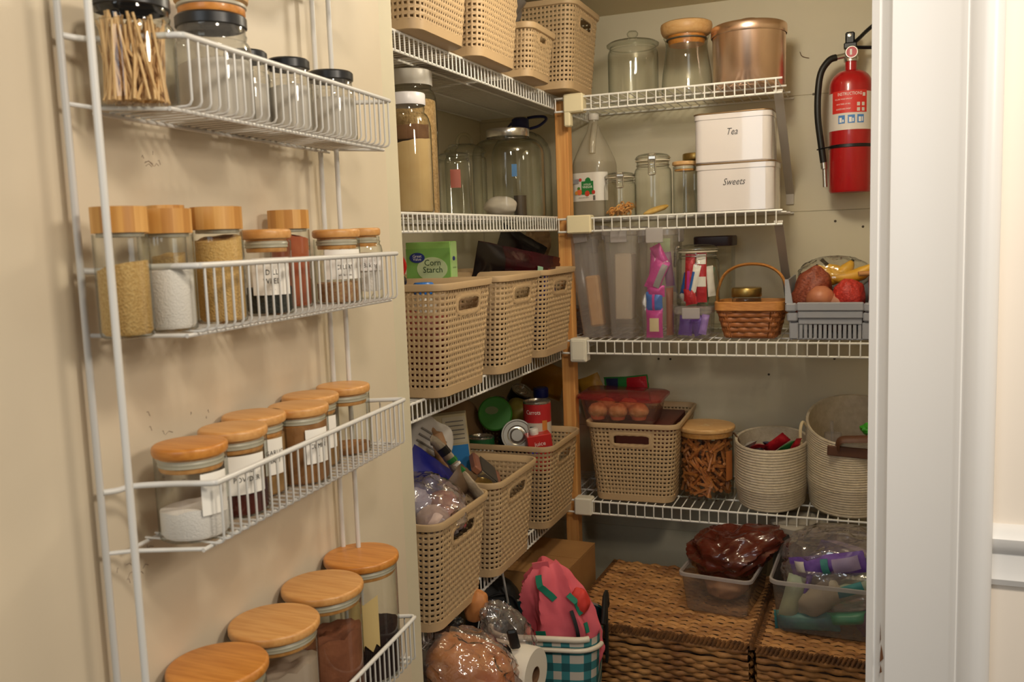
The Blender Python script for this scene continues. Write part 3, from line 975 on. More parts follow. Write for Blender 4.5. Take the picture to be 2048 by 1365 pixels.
MB().lathe([(0, .146), (.052, .146), (.055, .160), (.056, .171), (0, .171)], 36).build('plug', M_BAMBOO2, st)
MB().lathe([(.0565, .1585), (.0600, .1595), (.0600, .1625), (.0565, .1635)], 36).build('seal_ring', mat('dark_seal', '#4B4A42', 0.5), st)
t = thing('copper_canister', 'shiny copper canister with lid on the right end of the topmost back shelf', 'canister', (-.331, 2.752, z1))
M_COPPER = mat('copper', '#F2D2BC', 0.27, 1.0, bump=.08, bscale=9)
MB().lathe([(0, 0), (.098, 0), (.1015, .004), (.1035, .150), (.1050, .153), (.1050, .158)], 56).build('body', M_COPPER, t)
lid = MB().lathe([(.1060, .150), (.1075, .152), (.1075, .172), (.1055, .177), (.100, .180), (.096, .1795), (.070, .1865), (.030, .190), (0, .190)], 56).build('lid', M_COPPER, t)
MB().lathe([(.030, .189), (.032, .192), (.026, .198), (0, .200)], 28).build('knob', M_COPPER, lid)

# ------------------------------------------------------------------ second back shelf
z2b = ZS[1] + .0005
M_JUG = clear('milky_jug_plastic', '#f6f4ec', '#cfcabb', .8, .12, milk=.42, milkc='#efe9da')
t = thing('vinegar_jug', 'clear plastic gallon jug of white vinegar with green label, beside the post', 'jug', (-.797, 2.730, z2b), -.25)
rings = []
for (z, h, r, cx) in ((0, .052, .030, 0), (.004, .058, .032, 0), (.012, .0595, .032, 0), (.150, .0600, .033, 0), (.165, .0595, .034, 0), (.180, .0570, .036, 0), (.225, .0400, .030, 0), (.265, .0215, .021, 0), (.290, .0150, .0148, 0), (.305, .0140, .0138, 0)):
    rings.append(rrect(h, h * .97, min(r, h * .96), z, 6, cx))
MB().loft(rings, True, False, True).build('bottle_body', M_JUG, t)
MB().loft([rrect(h, h * .97, .030, z, 6) for h, z in ((.050, .004), (.0565, .010), (.0570, .172))], True, True, True).build('vinegar', clear('vinegar_liquid', '#ebe7da', '#d3cebd', .3, .05, milk=.20, milkc='#d8d2c0'), t)
MB().lathe([(.016, .300), (.0172, .302), (.0172, .318), (.015, .320), (0, .320)], 24).build('cap', M_WHITEP, t)
MB().tube(smooth_path([(.012, -.012, .286), (.020, -.030, .268), (.024, -.046, .235), (.024, -.052, .195)], 5), .0095, 10).build('handle', M_JUG, t)
lab = MB()
lab.loft([[(p[0], p[1], z) for p in rrect(.0610, .0592, .033, 0, 6)[-7:] + rrect(.0610, .0592, .033, 0, 6)[:7]] for z in (.052, .138)], False, False, True, closed=False)
lab = lab.build('label', mat('jug_label', '#D9D4CB', 0.5), t)
fl = lambda o: on_flat(o, (1, 0, 0), (0, 0, 1))
YJ = -.0600
def sticker(parent, x0, x1, z0, z1, y, m, name, bev=.0):
    return MB().box(x0, x1, y - .0006, y, z0, z1).build(name, m, parent)
gp = sticker(lab, -.012, .030, .072, .112, YJ, mat('green_print', '#1F7A3C', 0.5), 'green_panel')
MB().lathe([(0, 0), (.010, .0001), (.010, .0006), (0, .0007)], 20, Matrix.Translation((.011, YJ, .113)) @ Matrix.Rotation(pi / 2, 4, 'X')).build('green_badge', mat('green_print', '#1F7A3C'), lab)
M_PRINT_W = mat('white_print', '#F2EFE8', 0.6)
lettering(lab, 'DISTILLED', .0065, fl((.009, YJ - .0008, .102)), M_PRINT_W, xs=.9)
lettering(lab, 'VINEGAR', .0100, fl((.009, YJ - .0008, .094)), M_PRINT_W, xs=.85)
for (x, z, r, c) in ((-.020, .080, .009, '#D9653A'), (-.030, .078, .006, '#C9882F'), (.008, .075, .0085, '#C2412B'), (.030, .078, .006, '#B8352B'), (-.016, .117, .005, '#C73A35'), (-.022, .091, .005, '#4F7D2F')):
    MB().lathe([(0, .0003), (r, 0), (r, .0008), (0, .0012)], 16, Matrix.Translation((x, YJ, z)) @ Matrix.Rotation(pi / 2, 4, 'X')).build('printed_fruit', mat('print_' + c[1:], c, 0.6), lab)
sticker(lab, -.042, -.022, .106, .120, YJ, mat('grey_print', '#8B8A8C', 0.6), 'grey_panel')
sticker(lab, .028, .036, .054, .068, YJ, mat('barcode_print', '#6B6865', 0.6), 'barcode')
lettering(lab, 'FIVE PERCENT ACIDITY', .0045, fl((-.004, YJ - .0008, .062)), M_INK, xs=.8)

def clamp_jar(label, loc, r, h, rz, name='clamp_jar'):
    t = thing(name, label, 'jar', loc, rz, 'wire clamp jars')
    MB().lathe(glass_profile(r, h * .86, (r * .86, h * .10, h * .10), .006), 44).build('glass_body', M_BIGGLASS, t)
    lid = MB().lathe([(r * .84, h * .875), (r * .91, h * .885), (r * .91, h * .935), (r * .80, h * .965), (r * .5, h * .985), (0, h * .99)], 40).build('lid', M_BIGGLASS, t)
    MB().lathe([(r * .80, h * .855), (r * .93, h * .862), (r * .93, h * .880), (r * .80, h * .885)], 36).build('seal_ring', mat('jar_gasket', '#D8CDB6', 0.5), lid)
    w = MB()
    w.tube([(r * .885 * cos(2 * pi * k / 32), r * .885 * sin(2 * pi * k / 32), h * .80) for k in range(32)], .0014, 6, closed=True)
    w.tube([(r * .945 * cos(2 * pi * k / 32), r * .945 * sin(2 * pi * k / 32), h * .91) for k in range(32)], .0014, 6, closed=True)
    w.build('wire_bail', M_SILVER, t)
    # closing clamp at the front (local -Y)
    y = -r * 1.02
    MB().tube(smooth_path([(-.009, y + .004, h * .96), (-.009, y, h * .92), (-.009, y - .003, h * .70), (-.009, y - .004, h * .64), (.009, y - .004, h * .64), (.009, y - .003, h * .70), (.009, y, h * .92), (.009, y + .004, h * .96)], 2), .0022, 8).box(-.010, .010, y - .004, y + .004, h * .875, h * .925, .001).tube([(-.012, y + .006, h * .955), (.012, y + .006, h * .955)], .003, 8).build('clamp', M_SILVER, t)
    return t
t = clamp_jar('short clamp jar with orange snack crackers at the bottom, beside the vinegar jug', (-.706, 2.690, z2b), .048, .135, .25)
cr_ = MB()
q = random.Random(9)
for k in range(46):
    a, rr_ = q.uniform(0, 2 * pi), .036 * math.sqrt(q.random())
    M = Matrix.Translation((rr_ * cos(a), rr_ * sin(a), q.uniform(.010, .030 + .008 * cos(a)))) @ Matrix.Rotation(q.uniform(0, 6), 4, 'Z') @ Matrix.Rotation(q.uniform(-1, 1), 4, 'X')
    cr_.tube(arc((0, 0, 0), .008, 0, 4.6, 9), .0026, 5, M=M)
cr_.build('crackers', mat('orange_crackers', '#C58342', 0.7, hex2='#DCA860', vscale=60), t, kind='stuff')
t = clamp_jar('tall clamp jar with a yellow wafer at the bottom on the second back shelf', (-.607, 2.700, z2b), .0555, .186, .18)
MB().blob(.040, .018, .010, .05, 2, 3, flat_bottom=-.008).build('wafer', mat('yellow_wafer', '#C79A45', 0.7, hex2='#D8B268', vscale=50), t, (.008, -.012, .016), rot=(0, -.30, .2))
t = thing('slim_jar', 'slim clear jar with pale wooden lid between the clamp jar and white tins', 'jar', (-.5095, 2.690, z2b))
MB().lathe(glass_profile(.0345, .140, None, .005), 36).build('glass_body', M_BIGGLASS, t)
disc_lid(t, .0365, .141, M_BAMBOO3, .012)
t = thing('slim_jar', 'clear jar with gold metal lid standing behind the pale wooden lid', 'jar', (-.498, 2.800, z2b))
MB().lathe(glass_profile(.0385, .172, (.035, .012, .010), .005), 36).build('glass_body', M_BIGGLASS, t)
screw_lid(t, .038, .164, .021, M_GOLD)
M_TIN = mat('white_enamel', '#D9D2D0', 0.12, coat=.6)
M_TINRIM = mat('bronze_tin_rim', '#8E7350', 0.3, 0.7)
M_SCRIPT = mat('tin_lettering', '#3E3C3C', 0.5)
def tin(label, word, loc, hx, hy, h, rz, lid_rim):
    t = thing('storage_tin', label, 'tin', loc, rz, 'white lettered storage tins')
    MB().loft([rrect(hx - .004, hy - .004, .022, 0, 6), rrect(hx, hy, .024, .003, 6), rrect(hx, hy, .024, h - .016, 6)], True, False, True).build('body', M_TIN, t)
    lid = MB().loft([rrect(hx + .002, hy + .002, .025, h - .018, 6), rrect(hx + .002, hy + .002, .025, h - .004, 6), rrect(hx - .002, hy - .002, .022, h - .0005, 6)], True, True, False).build('lid', M_TIN, t)
    MB().tube([(p[0], p[1], h - .002 if lid_rim else h - .017) for p in rrect(hx + .0022, hy + .0022, .025, 0, 6)], .0022, 6, closed=True).build('rim', M_TINRIM, lid)
    lettering(t, word, .027, on_flat((.0, -hy - .0008, h * .60), (1, 0, 0), (0, 0, 1)), M_SCRIPT, shear=.35, xs=.80)
    return t
tin('white square tin lettered Sweets, under the Tea tin', 'Sweets', (-.352, 2.672, z2b), .1085, .072, .137, -.06, True)
tin('white square tin lettered Tea stacked on the Sweets tin', 'Tea', (-.358, 2.670, z2b + .1375), .1060, .070, .1385, -.04, True)
# ------------------------------------------------------------------ third back shelf
z3 = ZS[2] + .0005
M_TUB = clear('clear_tub_plastic', '#f7f5f4', '#cfcccf', 1.0, .08, milk=.26, milkc='#f2eeee')
M_TUBC = clear('clearer_tub_plastic', '#fafafa', '#d2ced2', 1.0, .06, milk=.09, milkc='#f2eeee')
M_CLIP = clear('milky_clip_plastic', '#f0eeec', '#c8c6ca', .8, .15, milk=.6, milkc='#e4e0e0')
M_PINK = mat('magenta_foil', '#C0308C', 0.3, 0.15, bump=.5, bscale=70)
M_REDF = mat('red_foil', '#B3202C', 0.3, 0.15, bump=.5, bscale=70)
M_BLUEF = mat('blue_foil', '#2767B8', 0.3, 0.1, bump=.5, bscale=70)
M_WHITEF = mat('white_wrapper', '#E2DCD4', 0.35, bump=.4, bscale=70)
M_PURPLE = mat('purple_foil', '#5B2A96', 0.3, 0.15, bump=.6, bscale=60)
M_ORANGEF = mat('orange_wrapper', '#DD5A25', 0.35, bump=.4, bscale=70)
M_GREENF = mat('green_wrapper', '#2E7A3A', 0.35, bump=.4, bscale=70)
M_YELLOWF = mat('yellow_wrapper', '#D2A63A', 0.35, bump=.4, bscale=70)

def tall_tub(label, loc, hx, hy, h, taper, rot, lidx=.006, m=None):
    t = thing('tall_container', label, 'container', loc, group='tall clip-lid containers', rot=rot)
    R = [rrect(hx * taper - .004, hy - .006, .014, 0, 5), rrect(hx * taper, hy - .003, .016, .005, 5), rrect(hx, hy, .016, h - .024, 5)]
    MB().loft(R, True, False, True).build('body', m or M_TUB, t)
    lid = MB().loft([rrect(hx + .003, hy + .003, .017, h - .026, 5), rrect(hx + lidx, hy + lidx, .018, h - .024, 5), rrect(hx + lidx, hy + lidx, .018, h - .006, 5), rrect(hx - .002, hy - .002, .014, h, 5)], False, True, True).build('lid', M_TUB, t)
    MB().box(-hx * .5, hx * .5, -hy - lidx - .006, -hy - lidx - .001, h - .046, h - .002, .002).build('clip', M_CLIP, lid)
    for sx in (-1, 1):
        MB().box(sx * (hx + lidx + .001), sx * (hx + lidx + .006), -hy * .4, hy * .4, h - .046, h - .002, .002).build('clip', M_CLIP, lid)
    return t
def slab(name, label, cat, loc, hx, hy, hz, m, rot=(0, 0, 0), b=.004, group=None):
    o = MB().box(-hx, hx, -hy, hy, -hz, hz, b).build(name, m, None, loc, rot=rot)
    return tag(o, label, cat, group)
tall_tub('tall clear container leaning left against the post, tan snack stack inside', (-.777, 2.690, z3 + .003), .043, .085, .336, .82, (0, -.105, 0))
slab('snack_stack', 'stack of tan wafers inside the leaning tall container', 'snack', (-.782, 2.655, z3 + .112), .020, .022, .078, mat('tan_wafer', '#C9A06A', 0.8, hex2='#BE9158', vscale=40), (0, -.105, 0), .006)
tall_tub('tall clear upright container with a pale paper sleeve, second of the tall containers', (-.690, 2.690, z3), .050, .085, .334, .70, (0, 0, 0))
slab('paper_sleeve', 'pale beige paper sleeve inside the second tall container', 'sleeve', (-.688, 2.660, z3 + .155), .026, .030, .100, mat('pale_sleeve', '#B9AA92', 0.7), b=.004)
tall_tub('tall clear container packed with magenta and blue snack bars', (-.576, 2.655, z3), .050, .080, .330, .88, (0, 0, 0), m=M_TUBC)
tall_tub('tall clear container mostly hidden behind the wooden post', (-.858, 2.815, z3), .036, .070, .300, .85, (0, -.05, 0))

def packet(label, loc, w, h, th, m, rot, cat='snack bar', group=None, name='snack_bar', stripe=None, crimp=True, seed=0):
    """flat-ended pillow wrapper, long side along local Z"""
    V, F = [], []
    nx, nz = 8, 14
    for side in (1, -1):
        for j in range(nz + 1):
            for i in range(nx + 1):
                u, v = -1 + 2 * i / nx, -1 + 2 * j / nz
                e = max(0, 1 - abs(u) ** 2.2) ** .6 * (max(0, 1 - (abs(v) / .88) ** 5) if abs(v) < .88 else 0)
                wob = .12 * noise.noise((u * 2 + seed, v * 3, side * 5 + seed))
                z = v * h / 2 + (.0016 * (i % 2) if abs(v) == 1 else 0)
                V.append((u * w / 2 * (1 - .06 * (1 - abs(v))), side * (th / 2 * (e + wob * e) + .0002), z))
    o2 = (nx + 1) * (nz + 1)
    for j in range(nz):
        for i in range(nx):
            a = j * (nx + 1) + i
            F.append((a, a + 1, a + nx + 2, a + nx + 1)[::-1])
            F.append((o2 + a, o2 + a + 1, o2 + a + nx + 2, o2 + a + nx + 1))
    o = MB().add(V, F, True).build(name, m, None, loc, rot=rot)
    tag(o, label, cat, group)
    if stripe is not None:
        for (z0, z1, u0, u1, sm) in stripe:
            V2, F2 = [], []
            n1, n2 = 8, 6
            for j in range(n2 + 1):
                for i in range(n1 + 1):
                    u, v = u0 + (u1 - u0) * i / n1, z0 + (z1 - z0) * j / n2
                    e = max(0, 1 - abs(u) ** 2.2) ** .6 * (max(0, 1 - (abs(v) / .88) ** 5) if abs(v) < .88 else 0)
                    V2.append((u * w / 2 * (1 - .06 * (1 - abs(v))), -(th / 2 * e * 1.13 + .0009), v * h / 2))
            for j in range(n2):
                for i in range(n1):
                    a = j * (n1 + 1) + i
                    F2.append((a, a + 1, a + n1 + 2, a + n1 + 1))
            MB().add(V2, F2, True).build('printed_panel', sm, o)
    return o
M_GREYF = mat('grey_print_foil', '#8E8A88', 0.35)
M_CREAMF = mat('cream_print_foil', '#D8C79A', 0.4)
G1 = 'snack bars in the third tall container'
x0, y0 = -.576, 2.610
packet('pink snack bar with a cookie picture standing at the bottom of the tall container', (x0 - .012, y0 - .006, z3 + .048), .050, .088, .016, M_PINK, (0, 0, 0), group=G1, stripe=[(-.55, .35, -.55, .6, M_CREAMF)], seed=1)
packet('blue and pink snack bar above the cookie picture bar', (x0 - .012, y0 - .004, z3 + .110), .050, .060, .018, M_BLUEF, (0, 0, 0), group=G1, stripe=[(-.8, .8, -.2, .1, M_PINK)], seed=2)
packet('magenta snack bar lying flat across the blue one in the tall container', (x0 - .008, y0 - .002, z3 + .142), .034, .052, .016, M_PINK, (0, pi / 2, 0), group=G1, seed=3)
packet('magenta bar with a grey panel tilted in the middle of the tall container', (x0 - .002, y0 - .006, z3 + .190), .046, .092, .016, M_PINK, (0, .42, 0), group=G1, stripe=[(-.75, .8, .1, .9, M_GREYF)], seed=4)
packet('magenta bar with white stripe at the upper left of the tall container', (x0 - .014, y0 + .006, z3 + .222), .024, .070, .014, M_PINK, (0, .08, 0), group=G1, stripe=[(-.8, .8, .3, .55, M_WHITEF)], seed=5)
packet('magenta bar with pointed end topmost in the tall container', (x0 + .006, y0, z3 + .244), .034, .070, .014, M_PINK, (0, -.45, 0), group=G1, stripe=[(-.85, -.6, -.9, .9, M_WHITEF)], seed=6)
packet('brown snack bar standing at the right side of the tall container', (x0 + .030, y0 + .012, z3 + .080), .022, .140, .016, mat('brown_wrapper', '#8A4F34', 0.5), (0, 0, .5), group=G1, seed=7)
packet('purple-grey snack bar standing high at the right of the tall container', (x0 + .028, y0 + .012, z3 + .205), .026, .100, .014, mat('mauve_wrapper', '#7A4F6E', 0.5), (0, -.1, .3), group=G1, seed=8)
packet('green leaflet at the top of the tall container of magenta bars', (x0 + .008, y0 + .020, z3 + .275), .050, .040, .004, mat('pale_green_paper', '#A9B58A', 0.7), (0, 0, 0), 'leaflet', None, 'leaflet', seed=9)

# small purple box with candy jar on top
t = thing('clip_box', 'small clear clip-lid box of purple sachets under the candy jar', 'container', (-.482, 2.680, z3))
MB().loft([rrect(.044, .054, .014, 0, 5), rrect(.048, .058, .016, .004, 5), rrect(.051, .061, .016, .076, 5)], True, False, True).build('body', M_TUBC, t)
lid = MB().loft([rrect(.054, .064, .017, .072, 5), rrect(.057, .067, .018, .075, 5), rrect(.057, .067, .018, .090, 5), rrect(.050, .060, .014, .0945, 5)], False, True, True).build('lid', M_TUB, t)
MB().box(-.026, .026, -.074, -.068, .060, .092, .002).build('clip', M_CLIP, lid)
for k, (dx, dy, dz, w, h, rot, m, l) in enumerate(((-.022, -.034, .036, .040, .058, (0, .1, 0), M_PURPLE, 'purple sachet at the left front of the small clip-lid box'), (.014, -.030, .034, .036, .056, (.1, -.25, 0), M_PURPLE, 'purple sachet at the right front of the small clip-lid box'), (.032, -.036, .040, .022, .060, (0, .2, 0), mat('lilac_foil', '#9B77C4', 0.35), 'lilac sachet at the right edge of the small clip-lid box'), (-.006, .012, .034, .050, .056, (0, 0, .2), M_PURPLE, 'purple sachet at the back of the small clip-lid box'))):
    packet(l, (-.482 + dx, 2.680 + dy, z3 + dz), w, h, .012, m, rot, 'sachet', 'purple sachets', 'sachet', seed=20 + k)
zc_ = z3 + .0952
t = clamp_jar('round clamp jar full of red and white candy sticks on the purple box', (-.474, 2.686, zc_), .063, .182, -1.2, 'clamp_jar')
G2 = 'candy sticks in the clamp jar'
for k, (dx, dy, dz, w, h, rot, m, l, st) in enumerate((
        (-.018, -.042, .082, .022, .125, (0, .05, 0), M_REDF, 'red candy wrapper at the left front of the candy jar', [(-.5, .3, -.5, .1, M_PINK)]),
        (-.004, -.046, .070, .018, .090, (0, .22, 0), M_WHITEF, 'white and blue candy wrapper tilted at the front of the candy jar', [(-.6, .6, -.9, -.2, M_BLUEF)]),
        (.018, -.040, .082, .024, .130, (0, 0, 0), M_REDF, 'red and white striped candy stick at the right front of the candy jar', [(.55, .95, -.9, .9, M_WHITEF), (-.35, .05, -.9, .9, M_WHITEF)]),
        (.006, -.040, .098, .016, .040, (0, .1, 0), M_ORANGEF, 'small orange candy wrapper in the middle of the candy jar', None),
        (-.036, -.022, .062, .020, .060, (0, .3, -.6), M_BLUEF, 'blue candy wrapper at the left of the candy jar', None),
        (-.040, -.014, .032, .026, .040, (0, .6, -.6), M_WHITEF, 'white candy wrapper at the bottom left of the candy jar', None),
        (.042, -.016, .070, .020, .080, (0, -.1, .7), M_WHITEF, 'white candy wrapper at the right side of the candy jar', None),
        (.000, .012, .062, .060, .100, (0, .2, .1), mat('green_stripe_wrapper', '#6D8A66', 0.5), 'green wrapper at the back of the candy jar', None),
        (-.016, -.048, .028, .038, .030, (0, 1.4, 0), M_REDF, 'red candy wrapper lying at the bottom of the candy jar', None))):
    packet(l, (-.474 + dx * .95, 2.686 + dy * .95, zc_ + dz), w * 1.3, h * 1.12, .012, m, rot, 'candy', G2, 'candy_wrapper', stripe=st, seed=40 + k)
t = thing('dark_lid_jar', 'tall clear jar with flat dark brown lid behind the candy jar', 'jar', (-.447, 2.850, z3))
MB().loft([rrect(.050, .050, .016, 0, 5), rrect(.054, .054, .018, .005, 5), rrect(.055, .055, .018, .262, 5)], True, False, True).build('body', M_BIGGLASS, t)
MB().loft([rrect(.059, .059, .018, .266, 5), rrect(.060, .060, .018, .269, 5), rrect(.060, .060, .018, .294, 5), rrect(.057, .057, .016, .297, 5)], True, True, False).build('lid', mat('dark_brown_lid', '#2C1A1E', 0.4), t)

# woven splint weave on a rounded-rectangle wall
def splint_weave(hx0, hy0, hx1, hy1, z0, z1, rows, ncol, amp, cr=.03, th=.0014, gap=.08):
    mb = MB()
    sub = 3
    for r in range(rows):
        za, zb_ = z0 + (z1 - z0) * (r + gap) / rows, z0 + (z1 - z0) * (r + 1 - gap) / rows
        tm = ((za + zb_) / 2 - z0) / (z1 - z0)
        P = rrect(hx0 + (hx1 - hx0) * tm, hy0 + (hy1 - hy0) * tm, cr, 0, 6)
        # resample evenly
        L = [0]
        n = len(P)
        for i in range(n):
            a, b = P[i], P[(i + 1) % n]
            L.append(L[-1] + math.hypot(b[0] - a[0], b[1] - a[1]))
        tot = L[-1]
        m = ncol * sub
        V = []
        j = 0
        for k in range(m):
            d = tot * k / m
            while L[j + 1] < d: j += 1
            f = (d - L[j]) / max(1e-9, L[j + 1] - L[j])
            a, b = P[j], P[(j + 1) % n]
            x, y = a[0] + (b[0] - a[0]) * f, a[1] + (b[1] - a[1]) * f
            dx, dy = b[0] - a[0], b[1] - a[1]
            l = math.hypot(dx, dy) or 1
            nx, ny = dy / l, -dx / l
            w = amp * sin(2 * pi * (k / sub) / 2 + pi * r)
            V += [(x + nx * (w - th), y + ny * (w - th), za), (x + nx * w, y + ny * w, za + .15 * (zb_ - za)), (x + nx * (w + th * .6), y + ny * (w + th * .6), (za + zb_) / 2), (x + nx * w, y + ny * w, zb_ - .15 * (zb_ - za)), (x + nx * (w - th), y + ny * (w - th), zb_)]
        F = []
        for k in range(m):
            l = (k + 1) % m
            for q in range(4):
                F.append((5 * k + q, 5 * l + q, 5 * l + q + 1, 5 * k + q + 1))
        mb.add(V, F, True)
    return mb
M_SPLINT = mat('reddish_splint', '#A8683A', 0.5, hex2='#8C5228', vscale=25, stretch=(1, 1, 8))
M_HOOP = mat('honey_splint', '#CC8E4C', 0.45, hex2='#B8783A', vscale=12, stretch=(3, 3, 20))
t = thing('picnic_basket', 'small woven splint basket with bent wood handle on the third back shelf', 'basket', (-.318, 2.690, z3), -.05)
splint_weave(.074, .050, .095, .070, .004, .092, 6, 30, .0022, .022).build('weave', M_SPLINT, t, kind='stuff')
up = MB()
for k in range(30):
    P0, P1 = rrect(.0735, .0495, .022, .004, 6), rrect(.0945, .0695, .030, .092, 6)
    i = (k * len(P0)) // 30
    a, b = Vector(P0[i]), Vector(P1[i])
    up.tube([a, b], .0022, 4)
up.box(-.070, .070, -.046, .046, .001, .004, .001).build('stakes', M_SPLINT, t, kind='stuff')
MB().loft([[(p[0] * s_, p[1] * s_, z) for p in rrect(.0975, .0725, .030, 0, 6)] for s_, z in ((.985, .082), (1.02, .083), (1.025, .106), (1.00, .108), (.965, .107), (.96, .084), (.985, .082))], False, False, True).build('rim', M_HOOP, t)
hp = [(-.099, 0, .070), (-.101, 0, .100), (-.098, 0, .140), (-.080, 0, .182), (-.045, 0, .206), (0, 0, .213), (.045, 0, .206), (.080, 0, .182), (.098, 0, .140), (.101, 0, .100), (.099, 0, .070)]
MB().tube(smooth_path(hp, 5), .006, 8, flat=(.75, 1.9, (1, 0, 0))).build('handle', M_HOOP, t)
t = thing('gold_lid_jar', 'small glass jar with gold screw lid inside the picnic basket', 'jar', (-.335, 2.700, z3 + .006))
MB().lathe(glass_profile(.042, .120, (.040, .012, .008), .005), 36).build('glass_body', M_BIGGLASS, t)
screw_lid(t, .0435, .112, .0265, M_GOLD)

# grey stacking bin with fruit and vegetables
M_GREY = mat('grey_plastic', '#9A9CA4', 0.45)
t = thing('stacking_bin', 'grey plastic stacking bin with open front holding bananas and onions', 'bin', (-.098, 2.735, z3), -.02)
hx, hy = .104, .115
fr_ = MB()
n = 12
for k in range(n + 1):       # slats of the lower front
    x = -hx * .74 + 2 * hx * .74 * k / n
    fr_.box(x - .0045, x + .0045, -hy - .003, -hy + .003, .003, .046, .001)
fr_.build('front_slats', M_GREY, t, kind='stuff')
MB().box(-hx * .80, hx * .80, -hy - .006, -hy + .003, .044, .062, .002).box(-hx * .82, hx * .82, -hy - .012, -hy - .001, .061, .083, .003).box(-hx * .84, hx * .84, -hy - .016, -hy - .001, .082, .106, .003).build('front_lip', M_GREY, t)
for sx in (-1, 1):
    sd = MB()
    out = [(-hy - .004, 0), (hy, 0), (hy + .006, .172), (-hy - .004, .168), (-hy - .006, .060)]
    sd.loft([[(sx * (hx - .004 + (.012 * z / .17)), y, z) for y, z in out], [(sx * (hx + .000 + (.012 * z / .17)), y, z) for y, z in out]], True, True)
    sd.build('side_wall', M_GREY, t)
    MB().box(sx * (hx * .80), sx * (hx + .004), -hy - .006, -hy + .006, .002, .050, .003).box(sx * (hx * .82), sx * (hx + .010), -hy - .012, -hy + .004, .052, .078, .004).box(sx * (hx * .84), sx * (hx + .014), -hy - .016, -hy + .004, .080, .104, .004).build('stacking_lug', M_GREY, t)
    MB().loft([[(sx * (hx + .010) + a, y, z) for a, y, z in ((-.016 * sx, -hy - .010, .104), (.004 * sx, -hy - .012, .104), (.006 * sx, -hy - .004, .170), (-.004 * sx, -hy - .002, .170))], [(sx * (hx + .010) + a, y + .012, z) for a, y, z in ((-.016 * sx, -hy - .010, .104), (.004 * sx, -hy - .012, .104), (.006 * sx, -hy - .004, .170), (-.004 * sx, -hy - .002, .170))]], True, True).build('corner_post', M_GREY, t)
MB().box(-hx, hx, hy - .002, hy + .003, 0, .160, .001).build('back_wall', M_GREY, t)
MB().box(-hx, hx, -hy, hy, .001, .005).build('floor_panel', M_GREY, t)
bx, by = -.098, 2.735
M_ONION = mat('pink_onion_skin', '#C07C5A', 0.45, hex2='#A85F42', vscale=18, stretch=(1, 1, .2))
def netmat(name, c1, c2):
    m = mat(name, c1, .5, hex2=c2, vscale=170, bump=.6, bscale=170)
    return m
o = MB().blob(.040, .036, .038, .06, 2, 2).build('onion', M_ONION, None, (bx - .030, by - .070, z3 + .112))
tag(o, 'big pinkish onion at the front left of the grey bin', 'onion')
o = MB().blob(.052, .040, .075, .16, 2.2, 5, folds=9, fold_amp=.02).build('onion_net', netmat('brown_net', '#9A4E34', '#7A3826'), None, (bx - .055, by - .040, z3 + .125), rot=(0, .35, 0))
tag(o, 'orange-brown mesh bag of onions leaning at the left of the grey bin', 'bag')
o = MB().blob(.042, .038, .048, .12, 2.5, 8, folds=7, fold_amp=.03).build('shallot_net', netmat('red_net', '#C93B2E', '#A82A22'), None, (bx + .046, by - .064, z3 + .120), rot=(0, -.2, 0))
tag(o, 'bright red mesh bag at the right of the grey bin', 'bag')
o = MB().blob(.034, .03, .030, .05, 2, 11).build('potato', mat('pale_potato', '#B98268', 0.7, hex2='#A87055', vscale=30), None, (bx + .010, by - .066, z3 + .098))
tag(o, 'pale pink potato between the onion and the red mesh bag', 'potato')
o = MB().blob(.085, .075, .055, .06, 2, 21).build('paper_bag', mat('brown_paper_bag', '#6A3F2A', 0.8), None, (bx, by + .02, z3 + .064))
tag(o, 'dark brown paper bag filling the bottom of the grey bin', 'bag')
M_BAN = mat('banana_skin', '#E0AE34', 0.45, hex2='#CF9B2C', vscale=14)
M_BANT = mat('banana_tip', '#2E2415', 0.7)
def banana(label, loc, rot, R=.085, ang=1.9, th=.0185):
    t = thing('banana', label, 'banana', loc, group='bananas in the grey bin', rot=rot)
    n = 16
    pts = arc((0, 0, 0), R, -pi / 2 - ang / 2, -pi / 2 + ang / 2, n)
    rad = [th * min(1, .32 + 2.4 * min(k / n, 1 - k / n) ** .75) for k in range(n + 1)]
    MB().tube(pts, rad, 10).build('peel', M_BAN, t)
    e = pts[-1]; d = (pts[-1] - pts[-2]).normalized()
    MB().tube([e - d * .004, e + d * .012, e + d * .024], [th * .34, th * .26, th * .32], 8).build('stem', M_BANT, t)
    e = pts[0]; d = (pts[0] - pts[1]).normalized()
    MB().tube([e - d * .003, e + d * .005], [th * .34, th * .2], 8).build('tip', M_BANT, t)
banana('long yellow banana lying across the top of the grey bin', (bx + .030, by - .035, z3 + .262), (0.15, 0, -.1), .095, 1.75)
banana('yellow banana at the left, its dark stem over the edge of the grey bin', (bx - .030, by - .010, z3 + .250), (.1, .35, pi + .15), .090, 1.6)
banana('yellow banana behind the long one, its dark stem pointing up', (bx + .052, by + .020, z3 + .262), (.1, -.15, pi + .1), .090, 1.4)
o = MB().blob(.100, .070, .050, .10, 3.5, 31, ridged=True, nu=48, nv=28).build('produce_bag', clear('crinkled_bag', '#fdfdfb', '#e4e4dc', 2.2, .10, bump=.6, bscale=30), None, (bx + .005, by + .030, z3 + .178))
tag(o, 'clear crinkled produce bag around the bananas in the grey bin', 'bag')
t = thing('sauce_bottle', 'dark sauce bottle with black cap and red label at the right shelf edge', 'bottle', (.030, 2.700, z3))
MB().lathe([(0, 0), (.030, 0), (.032, .004), (.032, .150), (.030, .170), (.018, .215), (.0145, .240), (.0145, .262)], 30).build('bottle_body', mat('dark_sauce', '#2B1511', .15), t)
MB().lathe([(.016, .256), (.0165, .258), (.0165, .292), (.014, .295), (0, .295)], 24).build('cap', M_DARK, t)
